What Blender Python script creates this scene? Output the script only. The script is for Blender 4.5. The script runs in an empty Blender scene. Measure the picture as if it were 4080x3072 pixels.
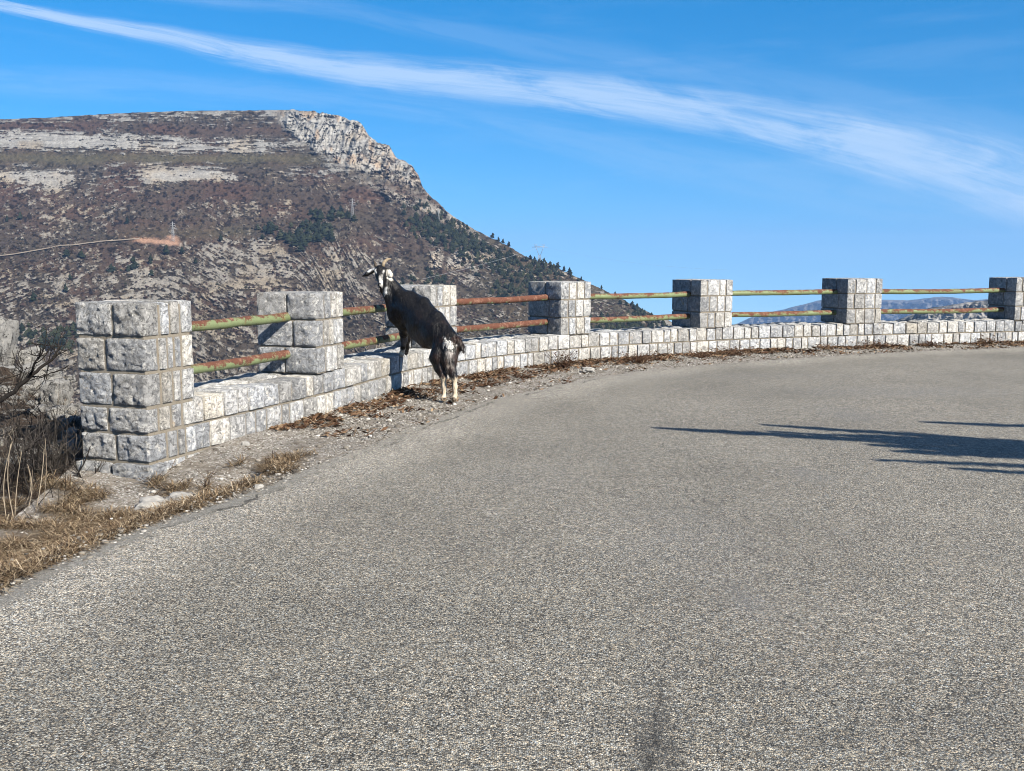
import bpy, math, random
import numpy as np
from mathutils import Vector, Matrix

random.seed(7)
RNG = np.random.default_rng(7)
SC = bpy.context.scene
COL = SC.collection
R = math.radians

# ------------------------------------------------------------------ camera numbers
FPX, CAM_H = 4000.0, 1.45                     # focal length in photo pixels, eye height
PITCH = math.atan(497 / FPX)
CP, SP = math.cos(PITCH), math.sin(PITCH)


def ray(px, py):
    x = (np.asarray(px, float) - 2040) / FPX
    y = -(np.asarray(py, float) - 1536) / FPX
    return np.stack([x + 0 * y, CP + y * SP + 0 * x, -SP + y * CP + 0 * x], -1)


def at(px, py, Y):
    """point of the place seen at that pixel, Y metres ahead of the viewer"""
    d = ray(px, py)
    return d * (np.asarray(Y, float) / d[..., 1])[..., None] + np.array([0, 0, CAM_H])


def ground(px, py, z=0.0):
    d = ray(px, py)
    return d * ((z - CAM_H) / d[..., 2])[..., None] + np.array([0, 0, CAM_H])


# ------------------------------------------------------------------ noise
def _hash(i, j, k, seed):
    h = (i.astype(np.uint32) * np.uint32(374761393) + j.astype(np.uint32) * np.uint32(668265263)
         + k.astype(np.uint32) * np.uint32(2147483647) + np.uint32((seed * 974711 + 1013) & 0xffffffff))
    h = (h ^ (h >> np.uint32(13))) * np.uint32(1274126177)
    h = (h ^ (h >> np.uint32(16))) * np.uint32(2246822519)
    h ^= h >> np.uint32(15)
    return h.astype(np.float64) / 4294967295.0


def vnoise(p, seed=0):
    p = np.asarray(p, float)
    i = np.floor(p).astype(np.int64)
    f = p - i
    u = f * f * f * (f * (f * 6 - 15) + 10)
    r = 0
    for dx in (0, 1):
        for dy in (0, 1):
            for dz in (0, 1):
                w = ((u[..., 0] if dx else 1 - u[..., 0]) * (u[..., 1] if dy else 1 - u[..., 1])
                     * (u[..., 2] if dz else 1 - u[..., 2]))
                r = r + w * _hash(i[..., 0] + dx, i[..., 1] + dy, i[..., 2] + dz, seed)
    return r * 2 - 1


def fbm(p, octaves=4, seed=0, gain=.5, lac=2.03):
    p = np.asarray(p, float)
    a, s, t = 1.0, 0, 0
    for o in range(octaves):
        s = s + a * vnoise(p * lac ** o + 17.3 * o, seed + o)
        t += a
        a *= gain
    return s / t


def sstep(a, b, x):
    t = np.clip((x - a) / (b - a), 0, 1)
    return t * t * (3 - 2 * t)


def xyz(a, b, c=0.0):
    return np.stack(np.broadcast_arrays(np.asarray(a, float), np.asarray(b, float), np.asarray(c, float)), -1)


# ------------------------------------------------------------------ mesh helpers
def mesh_np(name, V, F, m=None, attrs=None, smooth=False, parent=None, mats=None, midx=None):
    """V (n,3), F list of arrays (k,3)/(k,4): linked as ONE mesh object"""
    V = np.asarray(V, np.float32)
    if isinstance(F, np.ndarray):
        F = [F]
    F = [np.asarray(f, np.int32) for f in F if len(f)]
    me = bpy.data.meshes.new(name)
    me.vertices.add(len(V))
    me.vertices.foreach_set('co', V.ravel())
    nl = sum(f.size for f in F)
    npoly = sum(len(f) for f in F)
    me.loops.add(nl)
    me.loops.foreach_set('vertex_index', np.concatenate([f.ravel() for f in F]))
    me.polygons.add(npoly)
    tot = np.concatenate([np.full(len(f), f.shape[1], np.int32) for f in F])
    me.polygons.foreach_set('loop_start', np.concatenate([[0], np.cumsum(tot)[:-1]]).astype(np.int32))
    me.polygons.foreach_set('loop_total', tot)
    if smooth:
        me.polygons.foreach_set('use_smooth', np.ones(npoly, bool))
    for k, a in (attrs or {}).items():
        a = np.asarray(a, np.float32)
        if a.ndim == 1:
            me.attributes.new(k, 'FLOAT', 'POINT').data.foreach_set('value', a)
        else:
            c = np.ones((len(V), 4), np.float32)
            c[:, :a.shape[1]] = a
            me.attributes.new(k, 'FLOAT_COLOR', 'POINT').data.foreach_set('color', c.ravel())
    for mm in (mats or ([m] if m else [])):
        me.materials.append(mm)
    if midx is not None:
        me.polygons.foreach_set('material_index', np.asarray(midx, np.int32))
    me.update(calc_edges=True)
    me.validate()
    o = bpy.data.objects.new(name, me)
    COL.objects.link(o)
    if parent:
        o.parent = parent
    return o


def recentre(o, base):
    """put the object's origin at its base"""
    base = Vector(base)
    o.data.transform(Matrix.Translation(-base))
    o.location = base
    return o


def tag(o, label=None, cat=None, group=None, kind=None):
    if label: o['label'] = label
    if cat: o['category'] = cat
    if group: o['group'] = group
    if kind: o['kind'] = kind
    return o


def empty(name, loc):
    o = bpy.data.objects.new(name, None)
    o.empty_display_size = .1
    o.location = loc
    COL.objects.link(o)
    return o


class Bag:
    """collects pieces for ONE mesh"""
    def __init__(s): s.V, s.F, s.A, s.n = [], {3: [], 4: []}, {}, 0

    def add(s, V, F, **attrs):
        V = np.asarray(V, float)
        F = np.asarray(F)
        s.V.append(V)
        s.F[F.shape[1]].append(F + s.n)
        for k, a in attrs.items():
            a = np.asarray(a, float)
            s.A.setdefault(k, []).append(np.broadcast_to(a, (len(V),) + a.shape[(1 if a.ndim and a.shape[0] == len(V) else 0):]))
        s.n += len(V)

    def build(s, name, m, parent=None, smooth=False):
        F = [np.concatenate(f) for f in s.F.values() if f]
        return mesh_np(name, np.concatenate(s.V), F, m, {k: np.concatenate(a) for k, a in s.A.items()}, smooth, parent)


def tube(pts, rad, sides=6, cap=True):
    pts = np.asarray(pts, float)
    n = len(pts)
    rad = np.broadcast_to(np.asarray(rad, float), (n,))
    T = np.gradient(pts, axis=0)
    T /= np.linalg.norm(T, axis=1)[:, None] + 1e-9
    ref = np.array([0, 0, 1.0]) if abs(T[0, 2]) < .9 else np.array([1.0, 0, 0])
    N = np.cross(T, ref)
    N /= np.linalg.norm(N, axis=1)[:, None] + 1e-9
    B = np.cross(T, N)
    a = np.linspace(0, 2 * np.pi, sides, endpoint=False)
    V = (pts[:, None] + rad[:, None, None] * (np.cos(a)[None, :, None] * N[:, None] + np.sin(a)[None, :, None] * B[:, None])).reshape(-1, 3)
    i = np.arange(n - 1)[:, None] * sides
    j = np.arange(sides)[None]
    k = (j + 1) % sides
    F = np.stack([i + j, i + k, i + sides + k, i + sides + j], -1).reshape(-1, 4)
    if cap:
        V = np.concatenate([V, pts[:1], pts[-1:]])
        c0, c1 = n * sides, n * sides + 1
        e = (n - 1) * sides
        j = np.arange(sides)
        k = (j + 1) % sides
        C = np.concatenate([np.stack([j, np.full(sides, c0), np.full(sides, c0), k], -1)[:, [0, 1, 3]],
                            np.stack([e + k, np.full(sides, c1), e + j], -1)])
        return V, F, C
    return V, F, np.zeros((0, 3), int)


def add_tube(bag, pts, rad, sides=6, **at_):
    V, F, C = tube(pts, rad, sides)
    base = bag.n
    bag.add(V, F, **at_)
    if len(C):
        bag.F[3].append(C + base)


# ------------------------------------------------------------------ material helper
class M:
    def __init__(s, name, rough=.85, spec=.3):
        s.m = bpy.data.materials.new(name)
        s.m.use_nodes = True
        s.t = s.m.node_tree
        s.b = s.t.nodes['Principled BSDF']
        s.b.inputs['Roughness'].default_value = rough
        s.b.inputs['Specular IOR Level'].default_value = spec
        s.tc = s.t.nodes.new('ShaderNodeTexCoord')
        s.obj = s.tc.outputs['Object']
        s.geo = None

    def put(s, sock, v):
        if isinstance(v, bpy.types.NodeSocket): s.t.links.new(v, sock)
        elif isinstance(v, (tuple, list)):
            sock.default_value = tuple(v) + ((1,) if len(v) == 3 and len(sock.default_value) == 4 else ())
        else: sock.default_value = v

    def node(s, typ, **kw):
        n = s.t.nodes.new(typ)
        for k, v in kw.items(): setattr(n, k, v)
        return n

    def attr(s, name, out='Color', typ='GEOMETRY'):
        n = s.node('ShaderNodeAttribute', attribute_name=name, attribute_type=typ)
        return n.outputs[out]

    def world(s):
        if not s.geo: s.geo = s.node('ShaderNodeNewGeometry')
        return s.geo.outputs['Position']

    def normal(s):
        if not s.geo: s.geo = s.node('ShaderNodeNewGeometry')
        return s.geo.outputs['True Normal']

    def noise(s, scale, detail=4, rough=.55, vec=None, dist=0, out='Fac'):
        n = s.node('ShaderNodeTexNoise')
        s.put(n.inputs['Vector'], vec or s.obj)
        s.put(n.inputs['Scale'], scale)
        s.put(n.inputs['Detail'], detail)
        s.put(n.inputs['Roughness'], rough)
        s.put(n.inputs['Distortion'], dist)
        return n.outputs[out]

    def voro(s, scale, out='Color', feature='F1', vec=None, rand=1.0):
        n = s.node('ShaderNodeTexVoronoi', feature=feature)
        s.put(n.inputs['Vector'], vec or s.obj)
        s.put(n.inputs['Scale'], scale)
        s.put(n.inputs['Randomness'], rand)
        return n.outputs[out]

    def ramp(s, fac, stops, interp='LINEAR'):
        n = s.node('ShaderNodeValToRGB')
        cr = n.color_ramp
        cr.interpolation = interp
        while len(cr.elements) < len(stops): cr.elements.new(.5)
        for e, (p, c) in zip(cr.elements, stops):
            e.position = p
            e.color = (c, c, c, 1) if isinstance(c, (int, float)) else tuple(c) + (1,)
        s.put(n.inputs['Fac'], fac)
        return n.outputs['Color']

    def mix(s, fac, a, b, mode='MIX'):
        n = s.node('ShaderNodeMix', data_type='RGBA', blend_type=mode)
        s.put(n.inputs[0], fac)
        s.put(n.inputs[6], a)
        s.put(n.inputs[7], b)
        return n.outputs[2]

    def math(s, op, a, b=0.0, c=0.0, clamp=False):
        n = s.node('ShaderNodeMath', operation=op, use_clamp=clamp)
        s.put(n.inputs[0], a)
        s.put(n.inputs[1], b)
        s.put(n.inputs[2], c)
        return n.outputs[0]

    def vmath(s, op, a, b=(0, 0, 0)):
        n = s.node('ShaderNodeVectorMath', operation=op)
        s.put(n.inputs[0], a)
        s.put(n.inputs[1], b)
        return n.outputs[0] if op not in ('LENGTH', 'DISTANCE', 'DOT_PRODUCT') else n.outputs['Value']

    def sep(s, v):
        n = s.node('ShaderNodeSeparateXYZ')
        s.put(n.inputs[0], v)
        return n.outputs

    def map(s, v, a, b, c=0.0, d=1.0):
        n = s.node('ShaderNodeMapRange', interpolation_type='SMOOTHSTEP')
        s.put(n.inputs[0], v)
        for i, q in enumerate((a, b, c, d)): s.put(n.inputs[i + 1], q)
        return n.outputs[0]

    def bump(s, h, strength=.5, dist=.01):
        n = s.node('ShaderNodeBump')
        s.put(n.inputs['Height'], h)
        s.put(n.inputs['Strength'], strength)
        s.put(n.inputs['Distance'], dist)
        s.put(s.b.inputs['Normal'], n.outputs[0])

    def col(s, c, k=.60):
        if k != 1: c = s.mix(1.0, c, (k, k, k), 'MULTIPLY')
        s.put(s.b.inputs['Base Color'], c)
        return s.m


# ------------------------------------------------------------------ materials
def mat_stone():
    k = M('limestone_blocks', .9, .2)
    t = k.sep(k.attr('tint'))
    vec = k.world()
    off = k.node('ShaderNodeCombineXYZ')
    k.put(off.inputs[0], k.math('MULTIPLY', t[2], 40.0))
    k.put(off.inputs[1], k.math('MULTIPLY', t[2], 23.0))
    v = k.vmath('ADD', vec, off.outputs[0])
    c = k.mix(t[1], (.455, .475, .505), (.645, .605, .53))
    c = k.mix(.75, c, k.ramp(k.noise(11, 7, .7, v, .4), [(.28, .30), (.46, .70), (.62, .95), (1, 1.0)]), 'MULTIPLY')
    c = k.mix(k.map(k.noise(21, 7, .72, v, .5), .50, .64), c, (.70, .69, .66))
    c = k.mix(k.map(k.noise(30, 8, .78, v, .4), .565, .66), c, (.14, .145, .155))
    vein = k.map(k.math('ABSOLUTE', k.math('SUBTRACT', k.noise(13, 6, .7, v, .8), .5)), .016, .0)
    c = k.mix(k.math('MULTIPLY', vein, .75), c, (.12, .12, .13))
    c = k.mix(k.map(k.noise(7, 4, .6, v), .63, .78), c, (.50, .41, .30))
    c = k.mix(k.map(k.noise(75, 4, .7, v), .60, .72), c, (.22, .22, .22))
    b = k.node('ShaderNodeCombineXYZ')
    for i in range(3): k.put(b.inputs[i], t[0])
    c = k.mix(1.0, c, b.outputs[0], 'MULTIPLY')
    h = k.math('ADD', k.noise(34, 8, .75, v, .4), k.math('MULTIPLY', k.noise(11, 4, .65, v), 1.1))
    h = k.math('SUBTRACT', h, k.math('MULTIPLY', vein, .35))
    k.bump(h, 1.0, .022)
    return k.col(c, .76)


def mat_mortar():
    k = M('lime_mortar', .95, .1)
    c = k.mix(k.noise(6, 6, .7, k.world()), (.175, .155, .125), (.335, .30, .25))
    c = k.mix(k.map(k.noise(40, 3, .6, k.world()), .55, .7), c, (.18, .15, .11))
    k.bump(k.noise(90, 4, .6, k.world()), .7, .006)
    return k.col(c)


def mat_rail():
    k = M('rusty_green_paint', .7, .35)
    rust = k.attr('rust', 'Fac', 'OBJECT')
    v = k.world()
    n = k.math('ADD', k.math('MULTIPLY', k.noise(6, 4, .6, v, .4), .55), k.math('MULTIPLY', k.noise(24, 8, .72, v, .3), .45))
    up = k.math('MULTIPLY', k.sep(k.normal())[2], .10)         # paint has weathered off the upper side first
    x = k.math('ADD', k.math('ADD', n, up), rust)
    green = k.mix(k.noise(9, 6, .7, v), (.12, .165, .075), (.27, .315, .155))
    green = k.mix(k.map(k.noise(6, 5, .65, v), .54, .68), green, (.34, .30, .12))
    pr = k.mix(k.map(k.noise(13, 7, .7, v), .50, .66), (.135, .050, .030), (.29, .155, .11))
    pr = k.mix(k.map(k.noise(24, 6, .7, v), .54, .70), pr, (.062, .030, .020))
    m = k.map(x, .465, .55)
    c = k.mix(m, green, pr)
    c = k.mix(k.map(k.noise(40, 6, .75, v), .60, .68), c, (.07, .055, .035))
    c = k.mix(k.map(k.noise(55, 4, .7, v), .64, .72), c, (.36, .30, .22))
    k.put(k.b.inputs['Roughness'], k.mix(m, (.6, .6, .6), (.92, .92, .92)))
    k.bump(k.math('ADD', k.math('MULTIPLY', m, -.6), k.noise(60, 5, .7, v)), .8, .005)
    return k.col(c)


_a, _b = ground(2655., 2560.), ground(2600., 3072.)
CRK = ((_a[0] - _a[1] * (_b[0] - _a[0]) / (_b[1] - _a[1])), (_b[0] - _a[0]) / (_b[1] - _a[1]), _a[1])


def mat_road():
    k = M('chip_seal_asphalt', .8, .3)
    v = k.world()
    e = k.attr('edge', 'Fac')
    dark = k.attr('stain', 'Fac')
    chips = k.voro(170, 'Color', vec=v)
    cs = k.sep(chips)
    dist = k.voro(170, 'Distance', vec=v)
    tone = k.ramp(cs[0], [(0, (.055, .054, .052)), (.22, (.14, .137, .128)), (.45, (.265, .258, .24)), (.7, (.40, .388, .355)),
                          (.9, (.56, .54, .49)), (1, (.70, .675, .62))])
    hue = k.ramp(cs[1], [(0, (.84, .97, 1.16)), (.35, (.98, 1, 1.02)), (.75, (1.03, 1.0, .94)), (1, (1.10, .97, .84))])
    c = k.mix(1.0, tone, hue, 'MULTIPLY')
    c = k.mix(k.map(dist, .5, .85), c, (.035, .035, .035))
    mid = k.noise(80, 3, .75, v)
    c = k.mix(1.0, c, k.ramp(mid, [(.3, .55), (.5, 1.0), (.7, 1.42)]), 'MULTIPLY')
    mid3 = k.noise(30, 3, .8, v)
    c = k.mix(1.0, c, k.ramp(mid3, [(.32, .68), (.5, 1.0), (.68, 1.28)]), 'MULTIPLY')
    mid2 = k.noise(13, 2, .6, v)
    c = k.mix(1.0, c, k.ramp(mid2, [(.3, .86), (.5, 1.0), (.7, 1.12)]), 'MULTIPLY')
    big = k.noise(.55, 5, .6, v)
    c = k.mix(1.0, c, k.ramp(big, [(.3, .80), (.5, .98), (.7, 1.12)]), 'MULTIPLY')
    # patches of bleeding bitumen and oil, worn pale wheel tracks
    c = k.mix(1.0, c, (.985, .95, .885), 'MULTIPLY')
    st = k.math('MULTIPLY', dark, k.map(k.math('ADD', k.noise(30, 6, .8, v), k.math('MULTIPLY', dark, .12)), .44, .60))
    c = k.mix(st, c, (.045, .045, .047))
    worn_patch = k.attr('worn', 'Fac')  # worn patches, a greyer tone of the asphalt itself
    c = k.mix(k.math('MULTIPLY', k.math('MULTIPLY', worn_patch, k.map(k.noise(4, 6, .75, v), .3, .6)), .6), c, (.185, .19, .20))
    # a jagged crack with soaked-in dirt running towards the viewer
    wx = k.sep(v)
    lx = k.math('MULTIPLY_ADD', wx[1], CRK[1], CRK[0])
    off = k.math('SUBTRACT', wx[0], lx)
    jag = k.math('MULTIPLY', k.math('SUBTRACT', k.noise(9, 6, .7, v), .5), .16)
    cd_ = k.math('ABSOLUTE', k.math('ADD', off, jag))
    fadein = k.map(wx[1], CRK[2] + .15, CRK[2] - .35)
    crk = k.math('MULTIPLY', k.map(cd_, .011, .003), k.math('MULTIPLY', fadein, k.map(k.noise(14, 4, .7, v), .40, .52)))
    soak = k.math('MULTIPLY', k.map(k.math('ABSOLUTE', k.math('ADD', off, k.math('MULTIPLY', jag, 1.6))), .15, .01), k.map(wx[1], CRK[2] - .05, CRK[2] - .75))
    soak = k.map(k.math('ADD', k.noise(38, 6, .85, v), k.math('MULTIPLY', soak, .24)), .60, .74)
    c = k.mix(k.math('MULTIPLY', soak, .62), c, (.050, .049, .047))
    c = k.mix(k.math('MULTIPLY', crk, .75), c, (.030, .029, .027))
    # smooth grey binder strip along the verge, loose pale chips next to it
    en = k.math('ADD', e, k.math('MULTIPLY', k.math('SUBTRACT', k.noise(6, 7, .72, v), .5), .34))
    c = k.mix(k.math('MULTIPLY', k.map(en, .95, .3), .8), c, k.mix(1.0, c, (1.5, 1.5, 1.52), 'MULTIPLY'))
    strip = k.mix(.35, k.ramp(k.noise(48, 7, .85, v), [(.34, (.07, .067, .062)), (.5, (.20, .195, .18)), (.66, (.40, .385, .35))]), c)
    c = k.mix(k.math('MULTIPLY', k.map(en, .19, .12), k.attr('strip', 'Fac')), c, strip)
    crack = k.math('MULTIPLY', k.map(k.math('ABSOLUTE', k.math('SUBTRACT', en, .17)), .030, .0), k.map(k.noise(2.2, 3, .6, v), .45, .62))
    c = k.mix(crack, c, (.05, .047, .042))
    h = k.math('ADD', k.math('MULTIPLY', dist, -1.0), k.math('MULTIPLY', k.noise(34, 3, .6, v), .8))
    k.bump(h, .55, .008)
    return k.col(c)


def mat_verge():
    k = M('gravelly_verge_soil', .95, .15)
    v = k.world()
    wv = k.vmath('ADD', v, k.vmath('MULTIPLY', k.noise(25, 3, .7, v, out='Color'), (.03, .03, .03)))
    s = k.sep(k.voro(75, 'Color', vec=wv))
    d = k.voro(75, 'Distance', vec=wv)
    tone = k.ramp(s[0], [(0, (.10, .092, .083)), (.3, (.27, .255, .235)), (.7, (.52, .505, .48)), (1, (.80, .79, .77))])
    soil = k.mix(k.ramp(k.noise(17, 8, .8, v), [(.3, 0.0), (.7, 1.0)]), (.11, .09, .072), (.44, .40, .35))
    c = k.mix(k.map(d, .35, .75), tone, soil)
    c = k.mix(k.map(k.noise(4, 8, .8, v), .46, .58), c, soil)
    c = k.mix(k.map(k.noise(6, 8, .8, v, .5), .57, .65), c, (.10, .068, .045))
    c = k.mix(1.0, c, k.ramp(k.noise(1.6, 5, .7, v), [(.3, .72), (.5, 1.0), (.7, 1.2)]), 'MULTIPLY')
    g = k.math('MULTIPLY', k.attr('grassy', 'Fac'), k.map(k.noise(5, 6, .75, v), .30, .52))
    gr = k.mix(k.ramp(k.noise(40, 6, .8, v), [(.35, 0.0), (.65, 1.0)]), (.05, .034, .021), (.30, .22, .135))
    c = k.mix(g, c, gr)
    k.bump(k.math('SUBTRACT', k.math('MULTIPLY', k.noise(30, 7, .8, v), 1.6), k.math('MULTIPLY', d, .5)), .7, .022)
    return k.col(c)


def mat_rock():
    k = M('weathered_limestone', .92, .2)
    v = k.world()
    c = k.mix(k.noise(3, 6, .65, v), (.33, .34, .355), (.55, .525, .475))
    c = k.mix(k.map(k.noise(9, 8, .75, v, .5), .50, .62), c, (.11, .108, .105))
    c = k.mix(k.map(k.noise(19, 6, .75, v), .56, .66), c, (.04, .037, .035))
    c = k.mix(k.map(k.noise(6, 5, .65, v), .60, .72), c, (.36, .27, .19))
    k.bump(k.noise(14, 8, .78, v, .4), 1.0, .07)
    return k.col(c)


def mat_slope():
    k = M('scrubby_slope', .95, .1)
    v = k.world()
    c = k.mix(k.noise(4, 8, .75, v), (.045, .033, .026), (.17, .125, .095))
    c = k.mix(k.map(k.noise(6, 8, .78, v, .5), .53, .62), c, (.34, .325, .30))
    c = k.mix(k.map(k.noise(13, 7, .75, v), .55, .64), c, (.020, .018, .016))
    c = k.mix(k.map(k.noise(21, 6, .75, v), .58, .68), c, (.28, .21, .14))
    k.bump(k.noise(9, 8, .78, v), 1.0, .14)
    return k.col(c)


def mat_mountain():
    k = M('mountain_ground', .95, .05)
    c = k.attr('ground')
    n = k.noise(.42, 5, .75, k.world())
    c = k.mix(1.0, c, k.ramp(n, [(.25, .45), (.5, 1.0), (.75, 1.55)]), 'MULTIPLY')
    k.bump(k.noise(.3, 6, .75, k.world()), .8, 1.6)
    return k.col(c)


def mat_plain(name, a, b, scale=8, rough=.9, spec=.15, bump=None):
    k = M(name, rough, spec)
    v = k.world()
    c = k.mix(k.ramp(k.noise(scale, 5, .65, v), [(.3, 0.0), (.7, 1.0)]), a, b)
    if bump: k.bump(k.noise(bump[0], 5, .65, v), .7, bump[1])
    return k.col(c)


def mat_varied(name, stops, rough=.9, spec=.1, trans=0):
    """each piece takes its own tone from a per-piece number"""
    k = M(name, rough, spec)
    c = k.ramp(k.attr('tone', 'Fac'), stops)
    c = k.mix(.5, c, k.ramp(k.noise(20, 3, .6, k.world()), [(.3, .6), (.7, 1.3)]), 'MULTIPLY')
    return k.col(c)


def mat_goat():
    k = M('goat_coat', .42, .35)
    v = k.world()
    c = k.attr('coat')
    sv = k.vmath('MULTIPLY', v, (60, 60, 14))
    n = k.noise(1.0, 4, .65, sv, .3)
    c = k.mix(1.0, c, k.ramp(n, [(.3, .5), (.5, 1.0), (.72, 1.35)]), 'MULTIPLY')
    k.bump(n, .75, .012)
    k.put(k.b.inputs['Roughness'], .40)
    k.put(k.b.inputs['Specular IOR Level'], .30)
    return k.col(c)


MAT = dict(stone=mat_stone(), mortar=mat_mortar(), rail=mat_rail(), road=mat_road(), verge=mat_verge(), rock=mat_rock(),
           slope=mat_slope(), mountain=mat_mountain(), goat=mat_goat())

# ------------------------------------------------------------------ the parapet line
PILL = np.array([(-2.63, 7.19), (-1.82, 9.35), (-.96, 12.0), (.70, 14.25), (2.96, 15.78), (5.64, 16.92), (8.97, 17.92)])
_ext = np.concatenate([[(-3.25, 5.2)], PILL, [(11.9, 18.6), (15.0, 19.0), (18.2, 19.1)]])


def catmull(P, n=40):
    out = []
    for i in range(1, len(P) - 2):
        p0, p1, p2, p3 = P[i - 1:i + 3]
        for t in np.linspace(0, 1, n, endpoint=False):
            out.append(.5 * ((2 * p1) + (-p0 + p2) * t + (2 * p0 - 5 * p1 + 4 * p2 - p3) * t * t + (-p0 + 3 * p1 - 3 * p2 + p3) * t ** 3))
    out.append(P[-2])
    return np.array(out)


CUR = catmull(_ext)
CS = np.concatenate([[0], np.cumsum(np.linalg.norm(np.diff(CUR, axis=0), axis=1))])
_T = np.gradient(CUR, CS, axis=0)
_T = np.stack([np.convolve(np.pad(_T[:, i], 12, 'edge'), np.ones(25) / 25, 'valid') for i in (0, 1)], 1)
_T /= np.linalg.norm(_T, axis=1)[:, None]


def wall_pt(s, d, z):
    """s metres along the parapet face, d metres behind it, height z"""
    s, d, z = np.broadcast_arrays(np.asarray(s, float), np.asarray(d, float), np.asarray(z, float))
    x, y = np.interp(s, CS, CUR[:, 0]), np.interp(s, CS, CUR[:, 1])
    tx, ty = np.interp(s, CS, _T[:, 0]), np.interp(s, CS, _T[:, 1])
    return np.stack([x - ty * d, y + tx * d, z], -1)


S_P = [float(CS[np.argmin(np.linalg.norm(CUR - p, axis=1))]) for p in PILL]
WWS = [.53, .55, .58, .60, .63, .70, .70]      # pillar widths along the wall
WDS = [.615, .63, .68, .70, .76, .72, .70]     # and their depths
WD, WH, PH = .70, .39, 1.15          # pillar width, depth, wall height, pillar height


# unit cube skin with n cells per side
def cube_skin(n):
    g = np.linspace(-1, 1, n + 1)
    P, Q = [], []
    idx = {}
    def vid(p):
        key = tuple(np.round(p, 5))
        if key not in idx:
            idx[key] = len(P); P.append(p)
        return idx[key]
    for ax in range(3):
        for sg in (-1, 1):
            for i in range(n):
                for j in range(n):
                    q = []
                    for (a, b) in ((i, j), (i + 1, j), (i + 1, j + 1), (i, j + 1)):
                        p = np.zeros(3); p[ax] = sg; p[(ax + 1) % 3] = g[a]; p[(ax + 2) % 3] = g[b]
                        q.append(vid(p))
                    Q.append(q if sg > 0 else q[::-1])
    return np.array(P), np.array(Q)


SKIN = {n: cube_skin(n) for n in (2, 4, 6, 9, 12, 18)}


def stone(bag, lo, hi, tf, n=6, amp=.008, ch=.014, bulge=.008, tint=None, face_amp=None):
    """a rough block between lo and hi in the (along, depth, height) frame; tf maps to the place"""
    P, Q = SKIN[n]
    lo, hi = np.array(lo, float), np.array(hi, float)
    c, h = (lo + hi) / 2, (hi - lo) / 2
    a = np.abs(P)
    X = P * h
    for k in range(3):
        o = np.maximum(a[:, (k + 1) % 3], a[:, (k + 2) % 3])
        edge = o ** 9
        on = a[:, k] > .999
        X[:, k] += np.sign(P[:, k]) * on * (bulge * (1 - o ** 4) - ch * edge * .8)
    sd = RNG.random(3) * 50
    nz = fbm(xyz(*(X * 13 + sd).T), 3, 3, .6)
    nz2 = fbm(xyz(*(X * 13 + sd + 31).T), 3, 5, .6)
    nz3 = fbm(xyz(*(X * 13 + sd + 67).T), 3, 9, .6)
    A = np.full(len(P), amp)
    if face_amp is not None:                         # the rock-faced side is rougher
        A = np.where(P[:, 0] < -.999, face_amp * (1 - .8 * np.maximum(a[:, 1], a[:, 2]) ** 8), A)
    X = X + np.stack([nz * A * 2.2, nz2 * A * 1.2, nz3 * A * 1.2], 1)
    if face_amp is not None:
        rid = np.abs(fbm(xyz(*(X * np.array([9, 13, 15]) + sd).T), 4, 21, .7))
        on = P[:, 0] < -.999
        X[on, 0] -= (.014 - rid[on] * .040 + .009 * fbm(xyz(*(X[on] * np.array([26, 30, 34]) + sd).T), 3, 23, .7)) * (1 - np.maximum(a[on, 1], a[on, 2]) ** 7) * (face_amp / .016)
    if tint is None:
        tint = (RNG.uniform(.70, 1.24), np.clip(RNG.normal(.28, .28), 0, 1), RNG.random())
    W = tf(*(X + c).T)
    bag.add(W, Q, tint=np.array(tint))


def stone_mesh(name, stones, mort):
    """stones + recessed mortar as one masonry mesh (two materials)"""
    Fs = np.concatenate(stones.F[4])
    Vs = np.concatenate(stones.V)
    ts = np.concatenate(stones.A['tint'])
    Vm = np.concatenate(mort.V)
    Fm = np.concatenate(mort.F[4]) + len(Vs)
    o = mesh_np(name, np.concatenate([Vs, Vm]), np.concatenate([Fs, Fm]),
                attrs={'tint': np.concatenate([ts, np.full((len(Vm), 3), .5)])},
                mats=[MAT['stone'], MAT['mortar']], midx=np.concatenate([np.zeros(len(Fs)), np.ones(len(Fm))]))
    me = o.data
    me.polygons.foreach_set('use_smooth', np.ones(len(me.polygons), bool))
    me.set_sharp_from_angle(angle=R(38))
    return o


def cuts(a, b, lo, hi):
    out = [a]
    while b - out[-1] > hi * 1.25:
        out.append(out[-1] + lo + (hi - lo) * RNG.random() ** 1.2)
    if b - out[-1] > hi * .95: out.append((out[-1] + b) / 2 + RNG.uniform(-.02, .02))
    out.append(b)
    return out


GAP = .008


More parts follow.
